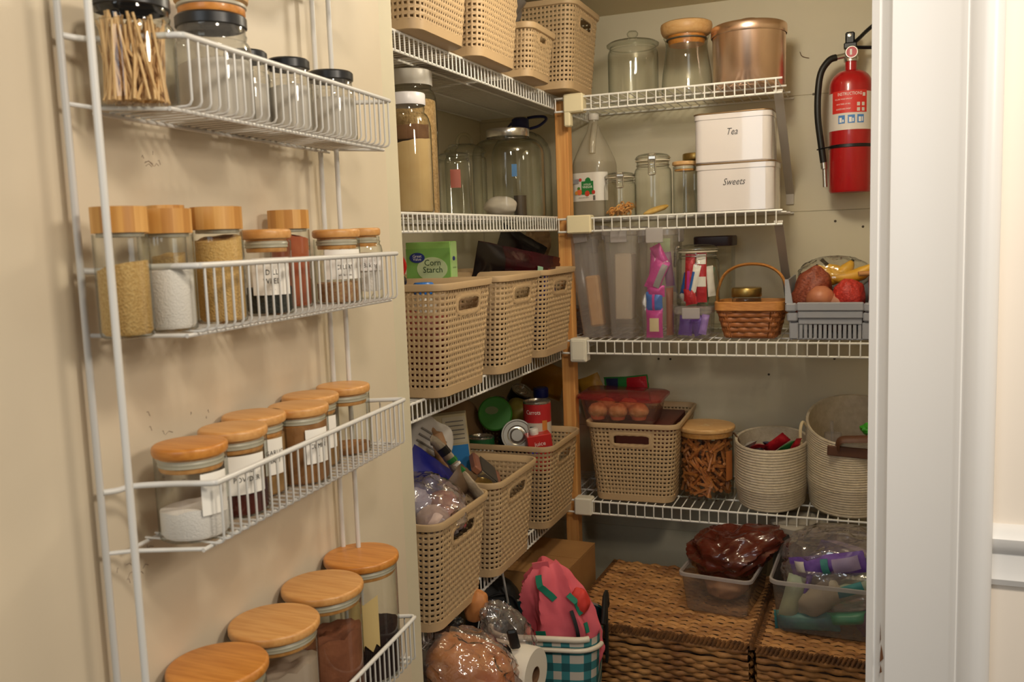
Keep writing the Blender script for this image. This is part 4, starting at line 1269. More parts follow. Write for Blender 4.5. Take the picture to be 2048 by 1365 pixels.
MB().lathe([(.0180, .215), (.0240, .192), (.0322, .165), (.0325, .070)], 30).build('label', mat('red_label', '#B5332C', .5, hex2='#D8CDBE', vscale=40), t)
o = MB().tube(smooth_path([(-.028, 2.640, z3 + .181), (.02, 2.655, z3 + .182), (.10, 2.700, z3 + .180), (.16, 2.74, z3 + .178)], 4), [.007] * 9 + [.009] * 4, 10).build('wooden_spoon_handle', mat('pale_spoon_wood', '#B98350', .5), None)
o.name = 'rolling_stick'
tag(o, 'pale wooden stick lying across the right edge of the grey bin', 'stick')
o = splint_weave(.040, .085, .046, .092, .004, .105, 7, 22, .002, .016).build('wicker_tray', mat('dark_wicker', '#6E4526', .6), None, (-.915, 2.790, ZL[2]))
tag(o, 'brown wicker tray tucked behind the leaning tall container', 'tray')
# ------------------------------------------------------------------ fire extinguisher on the back wall
M_RED = mat('extinguisher_red', '#B01218', 0.28, coat=.5)
ex, ey, ez = -.056, 2.885, 1.553
t = thing('fire_extinguisher', 'red fire extinguisher with black hose hanging on the back wall', 'extinguisher', (ex, ey, ez))
R_ = .0600
MB().lathe([(0, .003), (.050, .002), (.057, 0), (R_, .006), (R_, .305)] + [(.016 + (R_ - .016) * cos(pi / 2 * k / 8), .305 + .048 * sin(pi / 2 * k / 8)) for k in range(1, 9)] + [(.016, .385), (0, .385)], 48).build('cylinder', M_RED, t)
A0 = -pi / 2 + .02
lab = MB().patch(R_ + .0006, A0 - 1.45, A0 + 1.45, .178, .286, 24).build('label', mat('extinguisher_label', '#E3DAD0', .5), t)
MB().patch(R_ + .0011, A0 - .95, A0 + .78, .226, .289, 18).build('red_panel', mat('bright_red_print', '#D8332A', .5), lab)
lettering(lab, 'INSTRUCTIONS', .0125, on_cyl(R_ + .0016, A0 - .05, .279), M_PRINT_W, xs=.80)
for z in (.265, .251, .237):
    lettering(lab, 'PULL PIN  HOLD UPRIGHT' if z > .26 else 'AIM AT BASE OF FIRE' if z > .25 else 'SQUEEZE AND SWEEP', .0058, on_cyl(R_ + .0016, A0 - .35, z), M_PRINT_W, xs=.75)
M_BLUEP = mat('blue_print', '#4E86C9', .5)
for k, a in enumerate((-.42, .03, .46)):
    MB().patch(R_ + .0011, A0 + a - .16, A0 + a + .16, .196, .2195, 5).build('pictogram', M_BLUEP, lab)
    MB().patch(R_ + .0016, A0 + a - .10, A0 + a + .02, .199, .213, 4).build('pictogram_mark', M_PRINT_W, lab)
    MB().patch(R_ + .0016, A0 + a + .05, A0 + a + .11, .200, .207 + .003 * k, 3).build('pictogram_mark', M_PRINT_W, lab)
for (a, z) in ((.62, .276), (.35, .249), (.58, .249), (.35, .234), (.58, .234)):
    MB().patch(R_ + .0015, A0 + a - .07, A0 + a + .07, z - .005, z + .005, 4).build('pictogram', mat('picto_grey', '#D9CFC4', .5), lab)
MB().lathe([(R_ + .0004, .128), (R_ + .0025, .129), (R_ + .0025, .137), (R_ + .0004, .138)], 48).build('strap', M_DARK, t)
vb = MB().lathe([(0, .378), (.020, .378), (.021, .388), (.018, .394), (.018, .412), (.014, .416), (0, .416)], 24).build('valve', M_SILVER, t)
M_G = Matrix.Translation((.002, -.018, .402)) @ Matrix.Rotation(pi / 2, 4, 'X')
MB().lathe([(0, .004), (.0165, .004), (.0185, .002), (.0185, -.006), (0, -.006)], 28, M_G).build('gauge', M_SILVER, vb)
MB().lathe([(0, .0046), (.0150, .0046), (.0150, .0040), (0, .0040)], 24, M_G).build('gauge_face', mat('gauge_red', '#C4424A', .4), vb)
MB().box(-.003, .003, -.0232, -.0226, .394, .410).build('gauge_needle', M_PRINT_W, vb)
MB().box(-.020, .016, -.012, .016, .414, .432, .003).box(-.016, .010, -.011, .011, .428, .462, .004).build('handle_block', M_DARK, t)
MB().lathe([(0, 0), (.005, .0005), (.005, .002), (0, .0025)], 12, Matrix.Translation((-.004, -.0112, .452)) @ Matrix.Rotation(pi / 2, 4, 'X')).build('rivet', M_SILVER, t)
MB().tube(smooth_path([(.006, 0, .430), (.020, -.003, .440), (.045, -.006, .462), (.075, -.010, .483), (.090, -.012, .488)], 4), .0065, 8, flat=(.8, 1.5, (0, 0, 1))).build('squeeze_lever', M_DARK, t)
MB().tube(smooth_path([(.010, 0, .418), (.035, -.004, .414), (.065, -.008, .410), (.095, -.012, .404)], 4), .0055, 8, flat=(.9, 1.5, (0, 0, 1))).build('carry_handle', M_DARK, t)
MB().tube([(-.016, -.008, .396), (-.042, -.014, .392)], .0075, 12).build('hose_fitting', M_SILVER, t)
MB().tube(smooth_path([(-.040, -.014, .392), (-.060, -.020, .384), (-.082, -.026, .350), (-.090, -.028, .290), (-.090, -.028, .220), (-.082, -.026, .150), (-.074, -.024, .090)], 6), .0098, 12).build('hose', mat('black_rubber', '#15130F', .45), t)
MB().tube([(-.0745, -.024, .094), (-.0725, -.0235, .072), (-.0715, -.0232, .070), (-.0690, -.0225, .018)], [.0090, .0090, .0062, .0066], 12).build('nozzle', M_SILVER, t)
MB().tube(smooth_path([(-.050, -.030, .134), (-.068, -.034, .132), (-.092, -.030, .128)], 3), .004, 8, flat=(.5, 1.3, (0, 0, 1))).build('hose_clip', M_DARK, t)
MB().box(-.02, .02, .058, YB - ey, .19, .33, .002).build('wall_bracket', M_DARK, t)
cw = MB().tube(smooth_path([(-.205, YB - .001, 1.990), (-.200, YB - .003, 1.978), (-.190, YB - .004, 1.972), (-.178, YB - .001, 1.969)], 4), .0012, 5).build('bent_nail', mat('rusty_nail', '#6B4B30', .6, .4), None)
tag(cw, 'small bent rusty nail in the back wall left of the extinguisher', 'nail')

# ------------------------------------------------------------------ lowest back shelf
z4 = ZS[3] + .0005
M_TUBR = clear('red_tub_plastic', '#faf2ee', '#d0b8b0', 1.0, .08, milk=.14, milkc='#e0c4ba')
M_LIDR = clear('clear_red_lid', '#f0b4ac', '#b85a5a', 1.0, .12, milk=.42, milkc='#C84A4E')
RZ = .03
t = thing('food_tub', 'clear rectangular food tub with red lid full of muffins, on the wide basket', 'tub', (-.710, 2.685, z4 + .233), RZ, rot=(0, .03, RZ))
MB().loft([rrect(.102, .070, .024, 0, 6), rrect(.108, .077, .028, .005, 6), rrect(.121, .090, .030, .076, 6)], True, False, True).build('body', M_TUBR, t)
MB().loft([rrect(.126, .095, .032, .073, 6), rrect(.132, .101, .034, .075, 6), rrect(.132, .101, .034, .082, 6), rrect(.124, .093, .030, .087, 6)], False, True, True).build('lid', M_LIDR, t)
M_MUF = mat('muffin_top', '#DDB07A', .8, hex2='#C08A50', vscale=45, bump=.8, bscale=70)
M_MUFP = mat('muffin_cup_orange', '#DE7A50', .6)
for k, (x, y, l) in enumerate(((-.070, -.040, 'muffin at the front left corner of the red-lidded tub'), (-.006, -.042, 'muffin at the front middle of the red-lidded tub'), (.058, -.036, 'muffin at the front right of the red-lidded tub'), (-.062, .030, 'muffin at the back left of the red-lidded tub'), (.010, .032, 'muffin at the back middle of the red-lidded tub'))):
    m = thing('muffin', l, 'muffin', (-.710 + x, 2.685 + y, z4 + .2405 + .001 * k), group='muffins in the red-lidded tub')
    MB().blob(.031, .031, .024, .12, 3, k, nu=24, nv=14).build('crumb', M_MUF, m, (0, 0, .026))
    cupm = MB()
    P = []
    for i in range(36):
        a = 2 * pi * i / 36
        P.append((a, 1 + .05 * (i % 2)))
    cupm.loft([[(r * f_ * cos(a), r * f_ * sin(a), z) for a, f_ in P] for r, z in ((.020, 0), (.027, .026))], True, False)
    cupm.build('paper_cup', M_MUFP, m)
t = thing('pretzel_jar', 'clear round jar full of pretzel sticks with bamboo lid, lowest back shelf', 'jar', (-.462, 2.720, z4))
MB().lathe(glass_profile(.0830, .206, None, .010), 48).build('glass_body', M_BIGGLASS, t)
ld = disc_lid(t, .0885, .206, M_BAMBOO3, .014, seal=False)
lettering(ld, 'S', .045, lambda x, y: (x * 1.6, y - .01, .0144), mat('burnt_mark', '#E1C79A', .6), shear=.2)
MB().patch(.0838, -.62, -.22, .060, .150, 6).build('label', mat('orange_label', '#B8703A', .5), t)
MB().tube(smooth_path([(.083, .012, .196), (.100, .006, .170), (.104, -.004, .120)], 4), .010, 8, flat=(.25, 1.2, (1, 0, 0))).build('hang_tag', mat('leather_tag', '#6B4A30', .6), t)
ps = MB()
q = random.Random(12)
M_PRET = mat('pretzel_brown', '#A05C2C', .45, hex2='#B9773C', vscale=60, bump=.4, bscale=120)
for k in range(270):
    a, rr_ = q.uniform(0, 2 * pi), .070 * math.sqrt(q.uniform(.30, 1))
    c = Vector((rr_ * cos(a), rr_ * sin(a), q.uniform(.018, .180)))
    d = Vector((-sin(a), cos(a), 0)) * q.uniform(-1, 1) + Vector((0, 0, q.uniform(-1, 1))) + Vector((cos(a), sin(a), 0)) * q.uniform(-.15, .15)
    d.normalize()
    L = q.uniform(.022, .032)
    pts = []
    for i in range(5):
        u = (i / 4 - .5) * 2 * L
        p = c + d * u
        h = math.hypot(p.x, p.y)
        if h > .0765:
            p.x *= .0765 / h; p.y *= .0765 / h
        p.z = min(max(p.z, .012), .188)
        pts.append(p)
    ps.tube(pts, [.0049 * (1 + .18 * (-1) ** i) for i in range(5)], 6)
o = ps.build('pretzel_sticks', M_PRET, None, (-.462, 2.720, z4), kind='stuff')
tag(o, 'brown twisted pretzel sticks filling the round bamboo-lidded jar', 'pretzels')
M_ROPE = mat('cream_cotton_rope', '#D3C6B0', .9, bump=.5, bscale=220, hex2='#C7B9A0', vscale=60)
M_LEATH = mat('brown_leather', '#5B3722', .55)
def rope_basket(label, loc, rx, ry, h, n, saddle=0.0, flare=1.03):
    t = thing('rope_basket', label, 'basket', loc, 0, 'coiled cotton rope baskets')
    seg = 64
    mb = MB()
    rings = []
    for i in range(n):
        for k in range(6):
            v = (i + k / 6) / n
            bul = .0018 * abs(sin(pi * k / 6)) ** .7
            s_ = .93 + (flare - .93) * min(1, v * 3) if v < .333 else flare
            s_ += 0.0
            rings.append([((rx * s_ + bul) * cos(2 * pi * a / seg), (ry * s_ + bul) * sin(2 * pi * a / seg), v * h + saddle * v * v * (sin(2 * pi * a / seg))) for a in range(seg)])
    top = [((rx * flare) * cos(2 * pi * a / seg), (ry * flare) * sin(2 * pi * a / seg), h + .002 + saddle * sin(2 * pi * a / seg)) for a in range(seg)]
    inn = [[((rx * f_ - .007) * cos(2 * pi * a / seg), (ry * f_ - .007) * sin(2 * pi * a / seg), z + saddle * (z / h) ** 2 * sin(2 * pi * a / seg)) for a in range(seg)] for z, f_ in ((h, flare), (h * .7, flare), (h * .35, flare), (.006, .93))]
    mb.loft(rings + [top] + inn, True, True, True)
    mb.build('coiled_wall', M_ROPE, t)
    return t
rope_basket('cream coiled rope basket of red candy, between the pretzel jar and the larger rope basket', (-.268, 2.735, z4), .102, .165, .184, 23)
tb = rope_basket('larger cream rope basket with leather handles at the right edge of the lowest shelf', (-.048, 2.765, z4), .120, .190, .248, 31, .035)
MB().tube(smooth_path([(-.117, -.055, .226), (-.128, -.075, .246), (-.134, -.090, .225), (-.132, -.094, .170), (-.132, -.094, .120)], 5), .0045, 8).blob(.011, .009, .010, .1, 2, 1, nu=14, nv=8, M=Matrix.Translation((-.132, -.095, .128))).tube([(-.132, -.094, .118), (-.134, -.097, .092)], [.006, .011], 10).build('rope_tassel', mat('natural_cord', '#D8C6A0', .9), tb)
MB().box(-.068, .060, -.004, .004, -.014, .014, .002, M=Matrix.Translation((.012, -.197, .192)) @ Matrix.Rotation(.05, 4, 'Y')).build('leather_patch', M_LEATH, tb)
MB().tube(smooth_path([(-.030, -.196, .200), (-.022, -.204, .226), (.020, -.206, .232), (.075, -.200, .234)], 5), .012, 8, flat=(1.1, .3, (0, 0, 1))).build('leather_handle', M_LEATH, tb)
o = MB().blob(.030, .022, .018, .2, 3, 4).build('green_bag_clip', mat('bright_green_plastic', '#3FA02B', .4), None, (.010, 2.68, z4 + .235))
tag(o, 'bright green plastic clip inside the larger rope basket', 'clip')
tsc = thing('clear_scoop', 'clear plastic scoop standing inside the larger rope basket', 'scoop', (-.098, 2.82, z4 + .075))
MB().loft([rrect(.018, .015, .01, 0, 4), rrect(.026, .020, .014, .06, 4), rrect(.024, .018, .014, .115, 4)], True, False, True).build('cup', M_TUB, tsc)
MB().tube([(0, 0, .06), (-.004, .004, .15)], .005, 6).build('handle', M_TUB, tsc)
G3 = 'candies in the cream rope basket'
for k, (dx, dy, dz, w, h, rot, m, l) in enumerate((
        (.020, -.085, .165, .028, .085, (.6, .75, .2), M_REDF, 'pinkish red candy wrapper on top in the rope basket'),
        (-.034, -.080, .150, .030, .080, (1.2, .2, .5), M_REDF, 'red candy wrapper lying at the left in the rope basket'),
        (-.020, -.110, .142, .030, .060, (1.1, .9, .1), mat('shiny_silver_foil', '#9A8F95', .2, .7, bump=.5), 'silver candy wrapper at the front of the rope basket'),
        (.055, -.060, .155, .026, .070, (1.0, .2, .9), M_GREENF, 'green candy wrapper at the right in the rope basket'),
        (.068, -.075, .150, .020, .070, (.5, .1, .9), M_REDF, 'red candy wrapper at the right rim of the rope basket'),
        (.000, -.040, .150, .040, .080, (1.3, .3, .0), mat('navy_foil', '#2A2E50', .3), 'navy candy wrapper at the back of the rope basket'),
        (-.060, -.050, .148, .034, .080, (1.2, -.4, .4), mat('clear_pouch', '#A9A29C', .3), 'pale pouch at the left back of the rope basket'),
        (.030, -.120, .138, .036, .060, (1.2, .3, .6), mat('plum_foil', '#6A2A48', .3), 'plum candy wrapper at the front right of the rope basket'))):
    packet(l, (-.268 + dx, 2.735 + dy, z4 + dz + .022), w * 1.15, h * 1.1, .016, m, rot, 'candy', G3, 'candy_wrapper', seed=70 + k)
o = MB().blob(.088, .145, .060, .10, 3, 77, nu=40, nv=20).build('candy_bag', mat('dim_candy_bag', '#5A2A38', .4, hex2='#3A2A3E', vscale=25), None, (-.268, 2.735, z4 + .076))
tag(o, 'dark plum candy bag filling the bottom of the rope basket', 'bag')
# snack packs lying behind, on top of the wide basket contents
packet('red and green snack pack leaning behind the red-lidded tub', (-.742, 2.858, z4 + .298), .090, .165, .020, M_GREENF, (.2, 1.45, -.05), 'snack pack', None, 'snack_pack', [(.1, .95, -.9, .9, M_REDF), (-.9, -.3, -.9, .9, mat('navy_foil', '#2A2E50'))], 91)
packet('yellow chip bag behind the post, above the basket of cans', (-1.03, 2.850, ZL[3] + .345), .150, .120, .050, mat('yellow_chip_bag', '#A87A22', .5, bump=.4, bscale=25), (.2, .35, .1), 'bag', None, 'chip_bag', seed=92)
packet('yellow chip bag to the right of the post behind the red-lidded tub', (-.870, 2.885, ZL[3] + .300), .110, .090, .040, mat('yellow_chip_bag', '#A87A22'), (.2, 1.2, .1), 'bag', None, 'chip_bag', seed=93)
slab('wide_basket_packet', 'dark red packet lying inside the wide basket under the tub', 'packet', (-.640, 2.760, z4 + .190), .085, .130, .040, mat('dark_red_packet', '#5A2A20', .5))
bpy.data.objects['wide_basket_packet'].name = 'red_packet'

# ------------------------------------------------------------------ contents of the third-shelf baskets
zc3 = ZL[3]
def carton(name, label, cat, loc, hx, hy, hz, m, rot, group=None):
    t = thing(name, label, cat, loc, group=group, rot=rot)
    MB().box(-hx, hx, -hy, hy, -hz, hz, .0015).build('box_body', m, t)
    return t
M_CSG = mat('light_green_carton', '#8FBF62', .5)
t = thing('cornstarch_box', 'light green corn starch box standing in the first basket of the third shelf', 'box', (-1.010, 2.005, 1.368), .10)
MB().box(-.058, .058, -.024, .024, -.082, .082, .0015).build('box_body', M_CSG, t)
MB().box(-.0578, .0575, -.0248, -.0236, -.082, .066).build('green_panel', mat('mid_green_print', '#7DB058', .5), t)
MB().lathe([(0, .0006), (.040, .0006), (.040, 0), (0, 0)], 32, Matrix.Translation((.010, -.0249, .016)) @ Matrix.Rotation(pi / 2, 4, 'X') @ Matrix.Diagonal((1, .72, 1, 1))).build('pale_oval', mat('pale_green_print', '#BFD0A2', .5), t)
lettering(t, 'Corn\nStarch', .0215, on_flat((.012, -.0262, .022), (1, 0, 0), (0, 0, 1)), mat('dark_green_ink', '#2E4A2A', .5), xs=.95, line=.80)
MB().lathe([(0, .0006), (.020, .0006), (.020, 0), (0, 0)], 32, Matrix.Translation((-.028, -.0258, .044)) @ Matrix.Rotation(pi / 2, 4, 'X') @ Matrix.Diagonal((1, .62, 1, 1))).build('blue_oval', mat('logo_blue', '#24357E', .5), t)
lettering(t, 'Great\nValue', .0100, on_flat((-.028, -.0268, .044), (1, 0, 0), (0, 0, 1)), M_PRINT_W, line=.75)
MB().box(.0576, .0588, -.022, .022, -.080, .080).build('end_flap', mat('pale_green_side', '#A5C882', .5), t)
MB().lathe([(0, .0006), (.009, .0006), (.009, 0), (0, 0)], 24, Matrix.Translation((.0588, -.002, .040)) @ Matrix.Rotation(pi / 2, 4, 'Y') @ Matrix.Diagonal((.6, 1, 1, 1))).build('blue_oval', mat('logo_blue', '#24357E'), t)
lettering(t, 'Corn Starch', .0065, on_flat((.0596, 0, .018), (0, 1, 0), (0, 0, 1)), mat('dark_green_ink', '#2E4A2A'), xs=.8)
t = thing('spray_bottle', 'blue capped bottle standing in the corn starch basket', 'bottle', (-.930, 1.800, ZL[2] + .004))
MB().lathe([(0, 0), (.026, 0), (.027, .004), (.027, .190), (.018, .212), (0, .212)], 28).build('bottle_body', mat('grey_white_bottle', '#B9B5AC', .3), t)
MB().lathe([(.0225, .212), (.0235, .214), (.0235, .234), (.020, .238), (0, .238)], 28).build('cap', mat('bright_blue_cap', '#2B6FC4', .35), t)
MB().tube(smooth_path([(-.965, 1.700, 1.40), (-.958, 1.716, 1.440), (-.950, 1.728, 1.425), (-.945, 1.742, 1.400), (-.955, 1.740, 1.375)], 5), .006, 8).build('red_scissor_handle', mat('red_plastic', '#B3221C', .35), None)
o = bpy.data.objects['red_scissor_handle']; o.name = 'scissors'
tag(o, 'red plastic scissors handle poking up at the door end of the first basket', 'scissors')
o = MB().blob(.018, .018, .016, 0, 1, 1, nu=20, nv=12).build('dark_bead', mat('shiny_dark_ball', '#2A2320', .15), None, (-.962, 1.745, 1.366)); o.name = 'dark_ball'
tag(o, 'shiny dark round knob beside the red scissors handle', 'knob')
for k, (x, y, m, l, nm) in enumerate(((-1.00, 1.80, mat('red_sack', '#7E2A20', .6), 'dull red sack filling the corn starch basket', 'sack'), (-1.00, 2.13, mat('brown_sack', '#6A5240', .6), 'brown sack filling the basket behind the corn starch basket', 'sack'), (-1.00, 2.43, mat('purple_sack', '#3A2A58', .5), 'dark purple sack filling the basket of the dark red pouch', 'sack'))):
    o = MB().blob(.145, .100, .088, .06, 2.5, 100 + k, p=3.2).build(nm, m, None, (x, y, ZL[2] + .092))
    tag(o, l, 'sack')
t = thing('blue_bottle', 'blue bottle seen through the handle hole of the pouch basket', 'bottle', (-.872, 2.475, ZL[2] + .004))
MB().lathe([(0, 0), (.022, 0), (.022, .18), (.012, .200), (.012, .225), (0, .225)], 24).build('bottle_body', mat('deep_blue_bottle', '#1E2A8A', .3), t)
def pouch(name, label, loc, rot, w, h, th, m, seed, cat='pouch', ridged=True):
    o = MB().blob(w, th, h, .10, 2.6, seed, p=3.0, nu=40, nv=24, ridged=ridged).build(name, m, None, loc, rot=rot)
    return tag(o, label, cat)
M_MAROON = mat('maroon_foil', '#4A0F16', .18, .1, bump=.5, bscale=30, hex2='#240A0E', vscale=10)
packet('shiny dark red foil pouch lying across the basket beside the post', (-.955, 2.435, 1.330), .400, .180, .060, M_MAROON, (.25, .165, 1.25), 'pouch', None, 'coffee_pouch', [(-.99, .99, -1.0, -.50, mat('black_foil', '#120C0D', .2)), (.30, .62, .22, .36, mat('mint_sticker', '#9AC4A8', .5)), (-.2, .6, .50, .80, mat('deep_red_foil', '#7A1620', .25, .1))], seed=41)
packet('black foil pouch standing behind the dark red pouch', (-1.020, 2.630, 1.400), .200, .130, .030, mat('black_foil', '#120C0D'), (.1, .42, 1.1), 'pouch', None, 'black_pouch', seed=44)
o = MB().blob(.045, .04, .055, .2, 3, 17, ridged=True).build('paper_sack', mat('crumpled_tan_paper', '#9A7A55', .8, bump=.4), None, (-1.02, 2.80, 1.435))
tag(o, 'crumpled tan paper sack behind the post on the third left shelf', 'sack')

# ------------------------------------------------------------------ contents of the lowest-shelf baskets
M_CLING = clear('crinkled_clear_bag', '#f8f5f5', '#d8d2d4', 3.6, .14, milk=.10, milkc='#e4dcde', bump=1.0, bscale=34)
for k, (y, m, l) in enumerate(((1.727, mat('navy_sack', '#20243C', .6), 'dark blue sack at the bottom of the nearest lowest-shelf basket'), (2.050, mat('brown_sack', '#6A5240'), 'brown sack at the bottom of the middle lowest-shelf basket'), (2.430, mat('black_sack', '#22201E', .6), 'dark sack at the bottom of the can basket'))):
    o = MB().blob(.145, .100, .060 if k else .075, .06, 2.5, 110 + k, p=3.2).build('sack', m, None, (-1.0, y, zc3 + (.064 if k else .080)))
    tag(o, l, 'sack')
M_CLING2 = clear('bright_crinkled_bag', '#f8f5f5', '#dcd6da', 3.6, .12, milk=.20, milkc='#ece4e8', bump=1.0, bscale=30)
o = MB().blob(.105, .085, .080, .16, 2.4, 51, ridged=True, nu=60, nv=36).build('clear_bag', M_CLING2, None, (-.920, 1.715, zc3 + .232))
tag(o, 'shiny crinkled clear bag in the front of the nearest lowest-shelf basket', 'bag')
for k, (dx, dy, dz, m, l) in enumerate(((0.045, .02, -.02, mat('pink_snack', '#B98474', .6), 'pinkish snack inside the crinkled clear bag'), (-.03, -.02, -.01, M_WHITEF, 'white snack inside the crinkled clear bag'), (.03, .055, .005, mat('rust_snack', '#A2604A', .6), 'rusty red snack inside the crinkled clear bag'), (.0, -.02, .03, mat('grey_lilac', '#B2AEC4', .5), 'grey-lilac snack inside the crinkled clear bag'), (.05, -.04, .0, mat('pale_snack', '#C9B0A4', .6), 'pale snack at the front of the crinkled clear bag'))):
    o = MB().blob(.036, .032, .030, .15, 3, 60 + k, nu=24, nv=14).build('snack', m, None, (-.920 + dx, 1.715 + dy, zc3 + .228 + dz))
    tag(o, l, 'snack', 'snacks in the crinkled clear bag')
packet('royal blue bag behind the crinkled clear bag', (-.945, 1.805, zc3 + .235), .190, .170, .036, mat('royal_blue_bag', '#23267C', .35, bump=.3, bscale=30), (-.25, .70, .95), 'bag', None, 'chip_bag', seed=52)
t = thing('flour_bag', 'light grey printed paper bag leaning behind the royal blue bag', 'bag', (-.995, 1.880, zc3 + .315), rot=(-.25, .62, .95))
MB().blob(.066, .026, .090, .06, 2, 53, p=4, nu=40, nv=26).build('bag_body', mat('light_grey_paper', '#B4AEA7', .6), t)
for k in range(6):
    MB().box(-.045, .035 - .006 * (k % 3), -.0285, -.0270, .045 - .016 * k, .049 - .016 * k).build('printed_line', mat('grey_ink', '#77716C', .6), t)
o = MB().tube(smooth_path([(-.985, 1.900, 1.005), (-.968, 1.895, .995), (-.950, 1.890, .955), (-.940, 1.882, .915), (-.930, 1.875, .85)], 5), [.006] * 6 + [.017] * 8 + [.022] * 7, 10, flat=(1.0, .6, (1, 0, 0))).build('paper_bag', mat('tan_paper', '#A37C58', .7, bump=.5, bscale=40), None)
tag(o, 'folded tan paper bag standing between the grey bag and cream box', 'bag')
t = thing('wrapped_roll', 'long tan wrapper with green print leaning over the nearest lowest-shelf basket', 'wrapper', (0, 0, 0))
RP = [Vector((-.942, 1.828, .992)), Vector((-.930, 1.830, .985)), Vector((-.905, 1.836, .952)), Vector((-.880, 1.842, .915)), Vector((-.856, 1.850, .882)), Vector((-.838, 1.856, .858)), Vector((-.828, 1.858, .845))]
MB().tube(smooth_path(RP, 3), [.021, .019, .020, .019, .022, .020, .023, .021, .024, .022, .024, .023, .025, .023, .025, .024, .025, .024, .023], 8, flat=(1.0, .42, (.35, -.6, .7))).build('roll_body', mat('crumpled_tan_wrapper', '#B7A890', .55, hex2='#8C7A62', vscale=30, bump=.8, bscale=45), t)
for a_, b_, m_ in ((.10, .22, mat('black_print', '#1E1C18', .5)), (.30, .37, M_GREENF), (.40, .44, M_WHITEF), (.47, .56, M_GREENF)):
    p0, p1 = RP[1].lerp(RP[5], a_), RP[1].lerp(RP[5], b_)
    off = Vector((.004, -.002, .004))
    MB().tube([p0 + off * .4, p1 + off * .4], .0236, 8, flat=(1.0, .46, (.35, -.6, .7)), caps=False).build('printed_band', m_, t)
packet('dark brown flat pouch tilted beside the green printed wrapper', (-.895, 1.805, zc3 + .235), .060, .160, .020, mat('dark_brown_pouch', '#4A3628', .5, hex2='#6A543C', vscale=20), (.1, .75, .95), 'pouch', None, 'dark_pouch', [(-.5, .3, -.6, .6, mat('olive_print', '#5E5A3A', .5))], seed=57)
o = MB().blob(.018, .014, .050, .1, 3, 55).build('green_packet', mat('bright_green_label', '#2F7A34', .4), None, (-.965, 1.700, zc3 + .290))
tag(o, 'green packet at the door side of the nearest lowest-shelf basket', 'packet')
t = carton('cereal_box', 'cream box with blue panel standing in the middle lowest-shelf basket', 'box', (-1.050, 2.150, zc3 + .245), .052, .020, .115, mat('cream_carton', '#BFB08A', .6), (0, -.08, .40))
MB().box(.004, .050, -.0212, -.0200, -.050, .030).build('blue_panel', mat('sky_blue_print', '#2F7FC0', .5), t)
MB().box(-.046, -.026, -.0212, -.0200, -.010, .070).build('navy_panel', mat('navy_print', '#2A305E', .5), t)
MB().box(-.012, .050, -.0212, -.0200, .036, .108).build('pale_panel', mat('pale_print', '#C6BBA0', .6), t)
for k in range(5):
    MB().box(-.004, .044, -.0216, -.0208, .046 + .012 * k, .049 + .012 * k).build('printed_line', mat('grey_ink', '#77716C'), t)
t = thing('silver_packet', 'ridged silver packet with brown ends tilted in the middle lowest-shelf basket', 'packet', (-.925, 2.115, zc3 + .222), rot=(.35, .75, .75))
sp = MB()
V = []
nx = 24
for i in range(nx + 1):
    x = -.028 + .056 * i / nx
    z = .0025 * (i % 2)
    V += [(x, -.040, z), (x, .040, z)]
sp.add(V, [(2 * i, 2 * i + 2, 2 * i + 3, 2 * i + 1) for i in range(nx)])
sp.box(-.028, .028, -.040, .040, -.022, -.0005, .002)
sp.build('ridged_foil', M_SILVER, t)
MB().box(-.052, -.028, -.040, .040, -.022, -.001, .004).box(.028, .048, -.040, .040, -.022, -.001, .004).build('wrapper_end', mat('rosy_brown_foil', '#8A5A48', .4), t)
o = MB().lathe([(0, 0), (.030, 0), (.032, .002), (.032, .004), (0, .004)], 28).build('gold_lid', M_GOLD, None, (-.915, 2.035, zc3 + .200), rot=(.3, .2, 0)); o.name = 'can_of_tuna'
tag(o, 'flat gold can end beside the ridged silver packet', 'can')

def can(name, label, loc, r, h, m, rot=(0, 0, 0), bands=(), group='cans in the can basket', text=None):
    t = thing(name, label, 'can', loc, group=group, rot=rot)
    MB().lathe([(0, .004), (r * .80, .004), (r * .86, .002), (r * .90, .0), (r * .985, 0), (r, .003), (r * .985, .005), (r * .985, h - .005), (r, h - .003), (r * .985, h), (r * .90, h), (r * .86, h - .004), (r * .62, h - .004), (r * .58, h - .002), (r * .55, h - .004), (r * .42, h - .004), (r * .38, h - .0025), (r * .35, h - .004), (0, h - .004)], 40).build('metal_body', M_SILVER, t)
    lab = MB().lathe([(r * .992, .006), (r * .992, h - .006)], 40).build('label', m, t)
    for (z0, z1, a0, a1, bm) in bands:
        MB().patch(r * .998, a0, a1, z0 * h, z1 * h, 40).build('printed_band', bm, lab)
    if text:
        lettering(lab, text[0], text[1], on_cyl(r * 1.004, text[2], text[3] * h), M_PRINT_W, xs=.8)
    return t
M_REDL = mat('red_can_label', '#B3262A', .4)
M_WHL = mat('white_can_label', '#C9C1B4', .45)
M_GRL = mat('green_can_label', '#1E5A30', .45)
M_BLL = mat('blue_can_label', '#1C3C7E', .45)
M_BKL = mat('black_can_label', '#1B1B20', .4)
AV = -pi / 2 + .35
can('food_can', 'green labelled can under the red and white can', (-.925, 2.492, zc3 + .135), .042, .096, M_GRL, bands=((.55, .9, AV - .6, AV + .6, mat('mid_green_band', '#2E7A44', .45)),), text=('GREEN', .016, AV, .72))
t = can('food_can', 'red and white can standing on top in the can basket', (-.925, 2.492, zc3 + .2315), .042, .106, M_REDL, bands=((.06, .42, -pi, pi, M_WHL),), text=('Carrots', .018, AV - .3, .72))
MB().patch(.0424, AV - .55, AV - .25, .018, .034, 5).build('printed_badge', mat('dark_teal_badge', '#2E4A52', .5), t)
MB().patch(.0424, AV + .35, AV + .75, .022, .052, 5).build('printed_carrots', mat('carrot_print', '#C9803A', .5), t)
